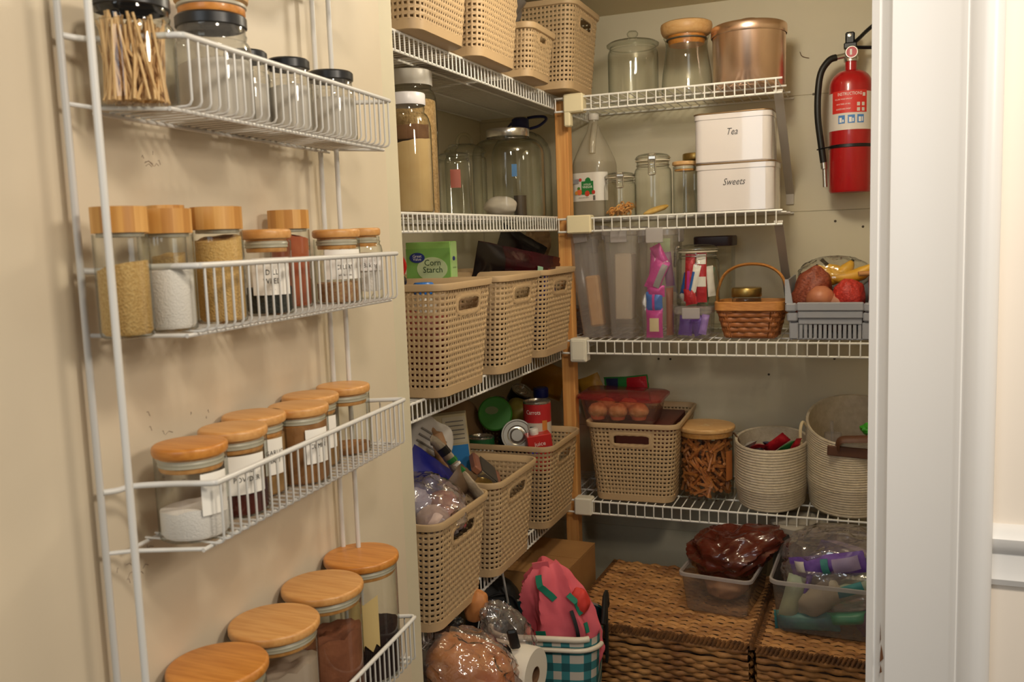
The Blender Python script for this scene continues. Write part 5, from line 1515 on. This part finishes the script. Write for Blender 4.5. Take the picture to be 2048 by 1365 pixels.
can('food_can', 'can lying on its side, its silver ringed end facing out', (-1.015, 2.530, zc3 + .218), .048, .110, M_BKL, rot=(pi / 2 - .22, 0, .45))
t = can('drink_canister', 'dark canister with bright green lid lying in the can basket', (-1.085, 2.560, zc3 + .275), .048, .110, M_BKL, rot=(pi / 2 - .22, 0, .35))
MB().lathe([(.050, .096), (.052, .098), (.052, .112), (.048, .116), (0, .116)], 36).build('green_lid', mat('leaf_green_lid', '#3C8A2A', .45), t)
MB().lathe([(0, .1168), (.020, .1168), (.020, .1162), (0, .1162)], 24, Matrix.Translation((-.010, .010, 0)) @ Matrix.Diagonal((1, .6, 1, 1))).build('lid_print', mat('faded_print', '#7C8A5E', .6), t)
can('food_can', 'can with green, white and blue label at the left of the can basket', (-1.075, 2.405, zc3 + .135), .041, .105, M_WHL, bands=((.70, .98, -pi, pi, M_GRL), (.08, .45, AV - .1, AV + 1.2, M_BLL)))
can('food_can', 'dark can standing between the green lid canister and the silver can end', (-1.020, 2.505, zc3 + .13), .038, .090, M_BLL, bands=((.3, .9, -pi, pi, M_BKL),))
can('food_can', 'black can tilted high at the back under the third shelf', (-1.110, 2.740, zc3 + .245), .036, .100, M_BKL, rot=(.2, .55, 0), bands=((.45, .58, -pi, pi, mat('grey_band', '#5A5A62', .4)),), group='cans at the back of the lowest left shelf')
can('food_can', 'second black can leaning beside the tilted black can', (-1.160, 2.700, zc3 + .205), .036, .100, M_BKL, rot=(.2, .45, 0), group='cans at the back of the lowest left shelf')
o = MB().blob(.055, .040, .045, .12, 2, 71).build('yellow_bottle', mat('dull_yellow_bottle', '#8E8232', .5), None, (-1.035, 2.640, zc3 + .265), rot=(0, .5, .3)); o.name = 'squeeze_bottle'
tag(o, 'dull yellow squeeze bottle lying behind the silver can end', 'bottle')
o = MB().lathe([(0, 0), (.022, 0), (.024, .003), (.024, .028), (.020, .032), (0, .032)], 24).build('blue_cap', M_NAVY, None, (-.965, 2.640, zc3 + .320)); o.name = 'bottle_cap'
tag(o, 'dark blue bottle cap behind the red and white can', 'cap')
o = MB().blob(.08, .05, .11, .08, 2, 72).build('tan_sack', mat('tan_sack', '#8A6A44', .8), None, (-1.18, 2.48, zc3 + .235)); o.name = 'burlap_sack'
tag(o, 'tan sack at the wall behind the can basket', 'sack')
t = carton('juice_carton', 'red carton with white screw cap at the front of the can basket', 'carton', (-.900, 2.440, zc3 + .195), .036, .030, .055, mat('bright_red_carton', '#C02A26', .4), (.0, -.12, .5))
MB().lathe([(0, 0), (.013, 0), (.0135, .002), (.0135, .016), (.012, .018), (0, .018)], 20).build('screw_cap', M_WHITEP, t, (-.010, -.004, .055))
lettering(t, 'juice', .018, on_flat((.0, -.0306, .030), (1, 0, 0), (0, 0, 1)), M_PRINT_W)
MB().box(-.0355, .0355, -.0306, -.0298, .004, .018).build('blue_stripe', mat('royal_stripe', '#2A3EA8', .4), t)
# grey-white wrapped thing on the topmost shelf
o = MB().blob(.085, .070, .110, .20, 2.2, 81, ridged=True, nu=48, nv=30).build('plastic_wrap_bundle', clear('frosted_wrap', '#d8d6d4', '#8f8c8c', 1.6, .15, milk=.65, milkc='#a8a4a2', bump=.6, bscale=25), None, (-.990, 2.425, 2.125), rot=(0, .5, 0))
tag(o, 'bundle of crinkled grey-white plastic wrap above the small narrow basket', 'wrap')
# ------------------------------------------------------------------ floor: woven trunks
M_WICK = mat('wicker_strand', '#BE8A50', .65, hex2='#84562C', vscale=26, stretch=(.35, 1, 1), bump=.3, bscale=160)
M_WICKD = mat('wicker_dark', '#3A2414', .8)
def weave_panel(mb, o, ux, uy, un, w, h, pitch, period, amp, seed=0):
    o, ux, uy, un = Vector(o), Vector(ux), Vector(uy), Vector(un)
    rows = int(h / pitch)
    q = random.Random(seed)
    n = int(w / (period / 5))
    for r in range(rows):
        ph = pi * (r % 2) + q.uniform(-.35, .35)
        yc = (r + .5) * h / rows
        jit = q.uniform(-.0012, .0012)
        V = []
        for k in range(n + 1):
            x = w * k / n
            b = sin(2 * pi * x / period + ph)
            hgt = amp * b + q.uniform(-.0006, .0006)
            rad = pitch * .58 * (1 + .12 * b)
            dy = jit + .0012 * sin(x * 40 + r)
            for (a, s_) in ((-1, -.25), (-.6, .62), (0, 1), (.6, .62), (1, -.25)):
                V.append(o + ux * x + uy * (yc + dy + a * rad) + un * (hgt + s_ * rad * .62))
        F = []
        for k in range(n):
            for c in range(4):
                F.append((5 * k + c, 5 * k + 5 + c, 5 * k + 6 + c, 5 * k + 1 + c))
        mb.add(V, F, True)
    return mb
def trunk(label, loc, rz, w, d, z0, z1, seed):
    t = thing('wicker_chest', label, 'chest', loc, rz, 'woven wicker chests')
    hx, hy = w / 2, d / 2
    MB().box(-hx + .006, hx - .006, -hy + .006, hy - .006, z0, z1 - .055, .004).build('body', M_WICKD, t)
    mb = MB()
    weave_panel(mb, (-hx, -hy, z0), (1, 0, 0), (0, 0, 1), (0, -1, 0), w, z1 - .048 - z0, .0125, .058, .0045, seed)
    weave_panel(mb, (hx, -hy, z0), (0, 1, 0), (0, 0, 1), (1, 0, 0), d, z1 - .048 - z0, .0125, .058, .0045, seed + 1)
    weave_panel(mb, (-hx, hy, z0), (0, -1, 0), (0, 0, 1), (-1, 0, 0), d, z1 - .048 - z0, .0125, .058, .0045, seed + 2)
    mb.build('wall_weave', M_WICK, t, kind='stuff')
    lid = MB().box(-hx + .002, hx - .002, -hy + .002, hy - .002, z1 - .050, z1 - .004, .004).build('lid', M_WICKD, t)
    mb = MB()
    weave_panel(mb, (-hx, -hy, z1 - .004), (1, 0, 0), (0, 1, 0), (0, 0, 1), w, d, .0120, .058, .0042, seed + 3)
    weave_panel(mb, (-hx - .002, -hy - .002, z1 - .044), (1, 0, 0), (0, 0, 1), (0, -1, 0), w, .030, .0125, .058, .0045, seed + 4)
    weave_panel(mb, (hx + .002, -hy, z1 - .044), (0, 1, 0), (0, 0, 1), (1, 0, 0), d, .030, .0125, .058, .0045, seed + 5)
    mb.build('lid_weave', M_WICK, lid, kind='stuff')
    # braided edge around the lid
    br = MB()
    for (a, b) in (((-hx, -hy), (hx, -hy)), ((hx, -hy), (hx, hy)), ((-hx, hy), (-hx, -hy))):
        L = math.hypot(b[0] - a[0], b[1] - a[1])
        n = int(L / .011)
        dx, dy = (b[0] - a[0]) / L, (b[1] - a[1]) / L
        for k in range(n):
            c = Vector((a[0] + dx * (k + .5) * L / n, a[1] + dy * (k + .5) * L / n, z1 - .004))
            br.tube([c - Vector((dx, dy, 0)) * .006 + Vector((dy, -dx, 0)) * .007 - Vector((0, 0, .010)), c + Vector((dy, -dx, 0)) * .004 + Vector((0, 0, .003)), c + Vector((dx, dy, 0)) * .006 - Vector((dy, -dx, 0)) * .007 + Vector((0, 0, .002))], .0048, 5)
    br.build('braided_edge', mat('wicker_edge', '#7A5028', .7, hex2='#50331A', vscale=40), lid, kind='stuff')
    return t
ZT = .420
trunk('woven wicker chest under the clear bin with the brown bag', (-.508, 2.445, 0), -.03, .485, .47, FLOOR, ZT, 1)
trunk('woven wicker chest at the right edge under the clear tote of purple packs', (.005, 2.425, 0), -.03, .500, .47, FLOOR, ZT, 9)

M_BIN = clear('clear_bin_plastic', '#f6f4f2', '#c2bcb6', 1.0, .10, milk=.18, milkc='#dcd4cc')
t = thing('clear_bin', 'clear open plastic bin holding a shiny brown bag, on the left wicker chest', 'bin', (-.365, 2.470, ZT + .004), -.10)
R = [rrect(.078, .118, .016, 0, 5), rrect(.083, .123, .018, .005, 5), rrect(.094, .134, .020, .104, 5)]
mb = MB().loft(R, True, False, True)
mb.build('body', M_BIN, t)
MB().loft([rrect(.0945, .1345, .020, .100, 5), rrect(.100, .140, .022, .102, 5), rrect(.100, .140, .022, .110, 5), rrect(.0945, .1345, .020, .111, 5), rrect(.0930, .1330, .019, .104, 5)], False, False, True).build('rim', M_CLIP, t)
M_BRBAG = mat('shiny_brown_bag', '#5E2315', .22, bump=.6, bscale=28, hex2='#48180E', vscale=12, coat=.4)
mb = MB().blob(.118, .098, .066, .17, 1.9, 33, ridged=True, nu=72, nv=44)
mb.v = [(x + (.35 * max(0, x) * max(0, z + .02) / .06), y, z + .30 * max(0, x) + .010 * noise.noise((x * 30, y * 30, z * 30))) for x, y, z in mb.v]
o = mb.build('brown_bag', M_BRBAG, None, (-.355, 2.490, ZT + .130), rot=(0, 0, .2))
tag(o, 'shiny reddish-brown plastic bag bulging out of the clear bin', 'bag')
o = MB().blob(.060, .080, .040, .12, 2.5, 35).build('brown_parcel', mat('tan_parcel', '#8E6546', .6), None, (-.365, 2.470, ZT + .052))
tag(o, 'tan parcel at the bottom of the clear bin', 'parcel')

t = thing('clear_tote', 'clear plastic tote heaped with purple and green packs on the right chest', 'bin', (-.062, 2.420, ZT + .004), -.03)
MB().loft([rrect(.140, .130, .022, 0, 5), rrect(.147, .137, .024, .006, 5), rrect(.160, .150, .026, .135, 5)], True, False, True).build('body', M_BIN, t)
MB().loft([rrect(.161, .151, .026, .131, 5), rrect(.166, .156, .028, .133, 5), rrect(.166, .156, .028, .142, 5), rrect(.161, .151, .026, .143, 5), rrect(.1590, .149, .025, .135, 5)], False, False, True).build('rim', M_CLIP, t)
o = MB().blob(.158, .128, .105, .12, 2.3, 36, p=2.6, ridged=True, nu=72, nv=44).build('clear_bag', M_CLING2, None, (-.050, 2.430, ZT + .135))
tag(o, 'big shiny clear bag of purple packs swelling above the tote', 'bag')
M_VIO = mat('violet_print', '#5A3A8E', .4, hex2='#7A5AAE', vscale=30)
M_LIL = mat('pale_lilac_pack', '#A79AB8', .5, hex2='#8E80A4', vscale=16)
M_TEALP = mat('teal_pack', '#3E8A84', .45, hex2='#2A5E70', vscale=18)
M_PALEP = mat('pale_green_pack', '#A8AE90', .5, hex2='#8E9A8A', vscale=14)
GP = 'packs in the clear tote'
for k, (dx, dy, dz, w, h, th, m, rot, l, st) in enumerate((
        (-.030, -.095, .182, .056, .190, .045, M_VIO, (.2, 1.30, 0), 'violet pack lying uppermost at the front of the tote', [(-.85, -.55, -.7, .3, M_WHITEF), (-.1, .1, -.8, .8, M_TEALP), (.2, .85, -.7, .6, M_LIL)]),
        (-.115, -.105, .085, .050, .130, .040, M_PALEP, (0, .25, 0), 'pale green pack standing at the left front of the tote', None),
        (-.085, -.100, .100, .016, .130, .030, M_VIO, (0, .25, 0), 'narrow violet pack beside the pale green pack', None),
        (-.040, -.105, .100, .075, .150, .050, mat('beige_pack', '#A39886', .5), (0, .9, .1), 'beige pack slanting across the front of the tote', None),
        (.040, -.100, .135, .060, .170, .045, M_PALEP, (.1, 1.15, .1), 'pale green pack slanting at the middle of the tote', [(-.7, .2, -.6, .3, M_TEALP)]),
        (-.080, -.105, .032, .050, .160, .050, M_TEALP, (0, 1.5, 0), 'teal pack at the bottom left of the tote', None),
        (.020, -.108, .052, .034, .100, .040, mat('green_teal_pack', '#2F8A66', .4), (0, 1.4, 0), 'green pack low in the middle of the tote', None),
        (.090, -.100, .060, .070, .120, .050, mat('mauve_pack', '#5E3E56', .45), (0, .9, 0), 'mauve pack at the lower right of the tote', None),
        (.090, -.070, .165, .080, .130, .045, M_LIL, (.2, .7, .2), 'pale lilac pack at the upper right of the tote', [(-.2, .1, -.9, .9, M_VIO)]),
        (.010, .010, .165, .160, .150, .060, M_LIL, (.9, .3, .1), 'wide pale lilac pack at the back of the tote', [(-.6, -.3, -.9, .9, M_VIO)]))):
    packet(l, (-.062 + dx, 2.420 + dy, ZT + dz), w, h, th, m, rot, 'pack', GP, 'diaper_pack', st, seed=120 + k)
for o in [x for x in bpy.data.objects if x.name.startswith('diaper_pack')]:
    o.name = 'foil_pack'
t = thing('round_tub', 'grey tub with pale round lid half hidden behind the tote of purple packs', 'tub', (-.170, 2.640, ZT + .004))
MB().lathe([(0, 0), (.078, 0), (.084, .006), (.090, .175)], 40).build('body', mat('grey_tub', '#5E5A54', .5), t)
MB().lathe([(.091, .170), (.094, .172), (.094, .186), (.088, .191), (.06, .193), (0, .193)], 40).build('lid', mat('pale_grey_lid', '#A59F95', .4), t)

# ------------------------------------------------------------------ floor: cardboard box, bags, gingham basket
M_CARD = mat('cardboard', '#A87C4A', .75, hex2='#9A6F40', vscale=8)
t = thing('cardboard_box', 'plain brown cardboard box on the floor behind the pink bag', 'box', (-.930, 2.420, FLOOR), -.04)
MB().box(-.150, .150, -.145, .145, 0, .432, .002).build('box_body', M_CARD, t)
MB().box(-.150, .150, -.1455, -.0012, .432, .4355).build('flap', M_CARD, t)
MB().box(-.150, .150, .0012, .1455, .432, .4355).build('flap', M_CARD, t)
t = thing('cardboard_box', 'low cardboard box on the floor under the bread bag and paper roll', 'box', (-.850, 1.700, FLOOR), .08)
MB().box(-.14, .15, -.10, .12, 0, .345, .002).build('box_body', M_CARD, t)
MB().box(-.14, .15, -.10, .0095, .345, .348).box(-.14, .15, .0105, .12, .345, .348).build('flap', M_CARD, t)

# gingham basket
def gingham():
    m = bpy.data.materials.new('teal_gingham')
    m.use_nodes = True
    nt = m.node_tree
    b = nt.nodes['Principled BSDF']
    b.inputs['Roughness'].default_value = .8
    tc = nt.nodes.new('ShaderNodeTexCoord')
    sp_ = nt.nodes.new('ShaderNodeSeparateXYZ')
    nt.links.new(tc.outputs['UV'], sp_.inputs[0])
    def stripe(sock):
        a = nt.nodes.new('ShaderNodeMath'); a.operation = 'FRACT'
        nt.links.new(sock, a.inputs[0])
        c = nt.nodes.new('ShaderNodeMath'); c.operation = 'GREATER_THAN'; c.inputs[1].default_value = .5
        nt.links.new(a.outputs[0], c.inputs[0])
        return c
    sx, sy = stripe(sp_.outputs[0]), stripe(sp_.outputs[1])
    ad = nt.nodes.new('ShaderNodeMath'); ad.operation = 'ADD'
    nt.links.new(sx.outputs[0], ad.inputs[0]); nt.links.new(sy.outputs[0], ad.inputs[1])
    hv = nt.nodes.new('ShaderNodeMath'); hv.operation = 'MULTIPLY'; hv.inputs[1].default_value = .5
    nt.links.new(ad.outputs[0], hv.inputs[0])
    r = nt.nodes.new('ShaderNodeValToRGB')
    r.color_ramp.interpolation = 'CONSTANT'
    r.color_ramp.elements[0].position = 0; r.color_ramp.elements[0].color = lin('#C4BBAE')
    e = r.color_ramp.elements[1]; e.position = .25; e.color = lin('#3A7F84')
    e = r.color_ramp.elements.new(.75); e.color = lin('#1C545A')
    nt.links.new(hv.outputs[0], r.inputs['Fac'])
    nt.links.new(r.outputs['Color'], b.inputs['Base Color'])
    return m
M_GING = gingham()
M_TEALL = mat('teal_lining', '#123F4A', .8)
t = thing('gingham_basket', 'teal and white gingham fabric basket with white tube rims on the floor', 'basket', (-.752, 2.062, FLOOR), .20)
hx, hy, H = .135, .118, .405
b0, b1 = rrect(hx - .02, hy - .02, .045, 0, 8), rrect(hx, hy, .055, H, 8)
n = len(b0)
mb = MB().loft([b0, rrect(hx - .01, hy - .01, .05, H * .5, 8), b1], True, False, True)
ob = mb.build('fabric_wall', M_GING, t)
uvl = ob.data.uv_layers.new(name='UVMap')
L = [0]
for i in range(n):
    a, b = b1[i], b1[(i + 1) % n]
    L.append(L[-1] + math.hypot(b[0] - a[0], b[1] - a[1]))
for p in ob.data.polygons:
    if len(p.vertices) != 4: continue
    ks = [v % n for v in p.vertices]
    wrap = max(ks) - min(ks) > 1
    for li, v in zip(p.loop_indices, p.vertices):
        k = v % n
        d = L[n] if (wrap and k == 0) else L[k]
        uvl.data[li].uv = (d / .043, ob.data.vertices[v].co.z / .043)
MB().loft([rrect(hx - .004, hy - .004, .052, H - .004, 8), rrect(hx - .010, hy - .010, .050, H * .5, 8), rrect(hx - .024, hy - .024, .044, .006, 8)], False, True, True).build('lining', M_TEALL, t)
M_TUBEW = mat('cream_tube', '#D3C9B8', .4)
def rimtube(z, r, ex, i0, i1, name):
    P = rrect(hx + ex, hy + ex, .055 + ex, z, 8)
    P = P[-9:] + P
    MB().tube(P[i0:i1], r, 10).build(name, M_TUBEW, t)
rimtube(H + .002, .0075, .003, 0, 13, 'rim_tube')
rimtube(H - .024, .0060, .006, 4, 17, 'rim_tube')
MB().tube(smooth_path([(hx + .006, -.03, H + .004), (hx + .008, -.01, H + .030), (hx + .006, .03, H + .040), (hx + .006, .085, H + .030), (hx + .006, .105, H + .0)], 4), .011, 10, flat=(.6, 1.5, (1, 0, 0))).build('black_handle', mat('black_foam', '#14120F', .8), t)
MB().box(hx + .002, hx + .009, .055, .095, H - .14, H + .02, .002).build('handle_strap', mat('black_foam', '#14120F'), t)

# pink bag with teal straps
M_PINKB = mat('pink_fabric', '#DC6672', .75, hex2='#CF5764', vscale=9, bump=.15, bscale=40)
M_TEALS = mat('teal_webbing', '#12735A', .7)
t = thing('pink_bag', 'crumpled pink fabric bag with teal straps standing in the gingham basket', 'bag', (-.712, 2.045, .436), .18)
mb = MB()
nu, nv = 96, 44
V, F = [], []
def pink_pt(a, v):
    z = -.09 + .300 * v
    wx = .090 * (1 - .10 * v) * (1 if v < .55 else math.sqrt(max(.0, 1 - ((v - .55) / .475) ** 2.0)))
    wy = .062 * (1 if v < .40 else math.sqrt(max(.0, 1 - ((v - .40) / .62) ** 1.8)))
    cx = math.copysign(abs(cos(a)) ** .8, cos(a)); sy = math.copysign(abs(sin(a)) ** .8, sin(a))
    ph = 7 * a + 2.6 * sin(3.0 * v + 1.0) + 2.2 * noise.noise((cos(a), sin(a), v * 1.5))
    pl = 1 - 2 * abs(sin(ph / 2)) ** .8
    fold = 1 + .24 * pl * (.25 + .75 * v) + .16 * noise.noise((cos(a) * 1.6, sin(a) * 1.6, v * 3 + 3)) + .05 * noise.noise((cos(a) * 5, sin(a) * 5, v * 9))
    return Vector((cx * wx * fold - .016 * v + .012 * sin(v * 5), sy * wy * fold, z + .022 * noise.noise((cos(a) * 1.5, sin(a) * 1.5, 7 + v)) * v))
for j_ in range(nv + 1):
    for i_ in range(nu):
        V.append(pink_pt(2 * pi * i_ / nu, j_ / nv))
for j_ in range(nv):
    for i_ in range(nu):
        l = (i_ + 1) % nu
        F.append((j_ * nu + i_, j_ * nu + l, (j_ + 1) * nu + l, (j_ + 1) * nu + i_))
F.append(tuple(nv * nu + i_ for i_ in range(nu)))
mb.add(V, F, True)
bag = mb.build('fabric_body', M_PINKB, t)
def ribbon(av, w, m, name, lift=.003):
    """flat strap laid along the bag's surface, given as (angle, height) pairs"""
    P = []
    for (a, v), (a2, v2) in zip(av, av[1:]):
        for k in range(6):
            f = k / 6
            aa, vv = a + (a2 - a) * f, v + (v2 - v) * f
            p = pink_pt(aa, vv)
            nrm = Vector((cos(aa), sin(aa) * 1.4, .25)).normalized()
            P.append((p + nrm * lift, nrm))
    V, F = [], []
    for k, (p, nrm) in enumerate(P):
        d = (P[min(k + 1, len(P) - 1)][0] - P[max(k - 1, 0)][0]).normalized()
        s_ = d.cross(nrm).normalized() * w
        V += [p - s_, p + s_, p + s_ + nrm * .0025, p - s_ + nrm * .0025]
    for k in range(len(P) - 1):
        for c in range(4):
            F.append((4 * k + c, 4 * k + (c + 1) % 4, 4 * k + 4 + (c + 1) % 4, 4 * k + 4 + c))
    F += [(0, 1, 2, 3), tuple(4 * (len(P) - 1) + c for c in (3, 2, 1, 0))]
    return MB().add(V, F, True).build(name, m, t)
H_ = -pi / 2
ribbon([(H_ - .75, .12), (H_ - .55, .26), (H_ - .40, .38), (H_ - .38, .50)], .013, M_TEALS, 'strap', .006)
ribbon([(H_ - .30, .90), (H_ - .05, .82), (H_ + .15, .74)], .008, M_TEALS, 'strap', .006)
ribbon([(H_ + .60, .78), (H_ + .72, .70), (H_ + .80, .60)], .007, M_TEALS, 'strap', .006)
ribbon([(H_ + .85, .54), (H_ + .85, .44)], .005, M_TEALS, 'strap', .006)
ribbon([(H_ + .50, .66), (H_ + .48, .50), (H_ + .44, .32), (H_ + .38, .14)], .0045, M_DARK, 'zip', .005)
MB().loft([[(-.060, -.020, .180), (-.020, -.020, .188), (-.020, -.014, .188), (-.060, -.014, .180)], [(-.066, -.026, .212), (-.026, -.026, .219), (-.026, -.020, .219), (-.066, -.020, .212)]]).build('top_tab', M_PINKB, t)
MB().blob(.024, .018, .034, .2, 2, 5, nu=24, nv=14).build('red_patch', mat('red_lining', '#CF3A30', .7), t, (.052, -.034, .122))
MB().blob(.018, .016, .042, .2, 2, 6, nu=24, nv=14).build('red_patch', mat('red_lining', '#CF3A30'), t, (-.074, -.042, .010))
# black soft bag
t = thing('black_bag', 'tall black soft zip bag standing on the floor behind the wire leg', 'bag', (-.945, 2.165, FLOOR + .225), .55)
MB().blob(.082, .070, .230, .05, 2, 88, p=3.2, nu=44, nv=36).build('bag_body', mat('black_nylon', '#121213', .55, bump=.1, bscale=120), t)
MB().tube(smooth_path([(-.055, -.052, .165), (-.030, -.062, .196), (.010, -.064, .206), (.045, -.058, .186), (.060, -.050, .12), (.062, -.049, .0)], 5), .0028, 6).build('zip', mat('dark_zip', '#2A2A2C', .35), t)
MB().box(.054, .062, -.060, -.052, .006, .026, .001).build('zip_pull', M_SILVER, t)
# paper roll
t = thing('paper_towel_roll', 'white paper towel roll lying on its side beside the bread bag', 'roll', (-.790, 1.770, .432), 0, rot=(0, pi / 2, -.10))
MB().lathe([(.019, -.115), (.058, -.115), (.0605, -.112), (.0605, .112), (.058, .115), (.019, .115)], 48).build('paper', mat('white_paper', '#D5CDBF', .8), t, (-.060, 0, 0))
MB().lathe([(.0185, -.114), (.0195, -.115), (.0195, .115), (.0185, .1145), (.0170, .1145), (.0170, -.1145), (.0185, -.114)], 28).build('cardboard_core', mat('card_core', '#6A4A30', .8), t, (-.060, 0, 0))
# bread
M_CRUST = mat('bread_crust', '#B8672E', .6, hex2='#CE8A48', vscale=11)
o = MB().blob(.100, .072, .062, .08, 1.8, 90, p=2.6, nu=44, nv=28).build('bread_loaf', M_CRUST, None, (-.790, 1.665, .528), rot=(.2, .50, .45))
tag(o, 'golden brown bread loaf inside the clear bag on the floor boxes', 'bread')
o = MB().blob(.116, .090, .084, .14, 2.8, 91, ridged=True, nu=72, nv=44).build('bread_bag', M_CLING, None, (-.795, 1.660, .530), rot=(.2, .45, .45))
tag(o, 'crinkled clear bread bag with the loaf inside, lowest at left', 'bag')
o = MB().blob(.050, .045, .085, .16, 2.4, 92, ridged=True, nu=48, nv=30).build('clear_bag', M_CLING, None, (-.755, 1.800, .560), rot=(.2, -.55, .3))
tag(o, 'clear plastic bag with a black clip behind the bread bag', 'bag')
o = MB().blob(.028, .024, .040, .12, 2, 93).build('bread_roll', mat('roll_crust', '#B97A45', .6), None, (-.835, 1.805, .612), rot=(0, .3, 0))
tag(o, 'small bread roll at the top of the clear bag with the black clip', 'bread')
o = MB().box(-.011, .011, -.006, .006, -.026, .026, .004).build('bag_clip', M_DARK, None, (-.716, 1.735, .580), rot=(.3, -.15, .3))
tag(o, 'black bag clip on the clear plastic bag beside the paper towel roll', 'clip')
o = MB().blob(.040, .020, .016, .2, 3, 94, ridged=True).build('black_twist', M_DARK, None, (-.855, 1.690, .606), rot=(0, -.5, .3)); o.name = 'black_ribbon'
tag(o, 'black crumpled ribbon lying on top of the bread bag', 'ribbon')
o = MB().tube([(0, 0, 0), (0, 0, .05)], .012, 14).build('white_cap', M_WHITEP, None, (-.832, 1.575, .455)); o.name = 'white_bottle'
tag(o, 'white bottle top peeking at the bottom of the bread bag', 'bottle')
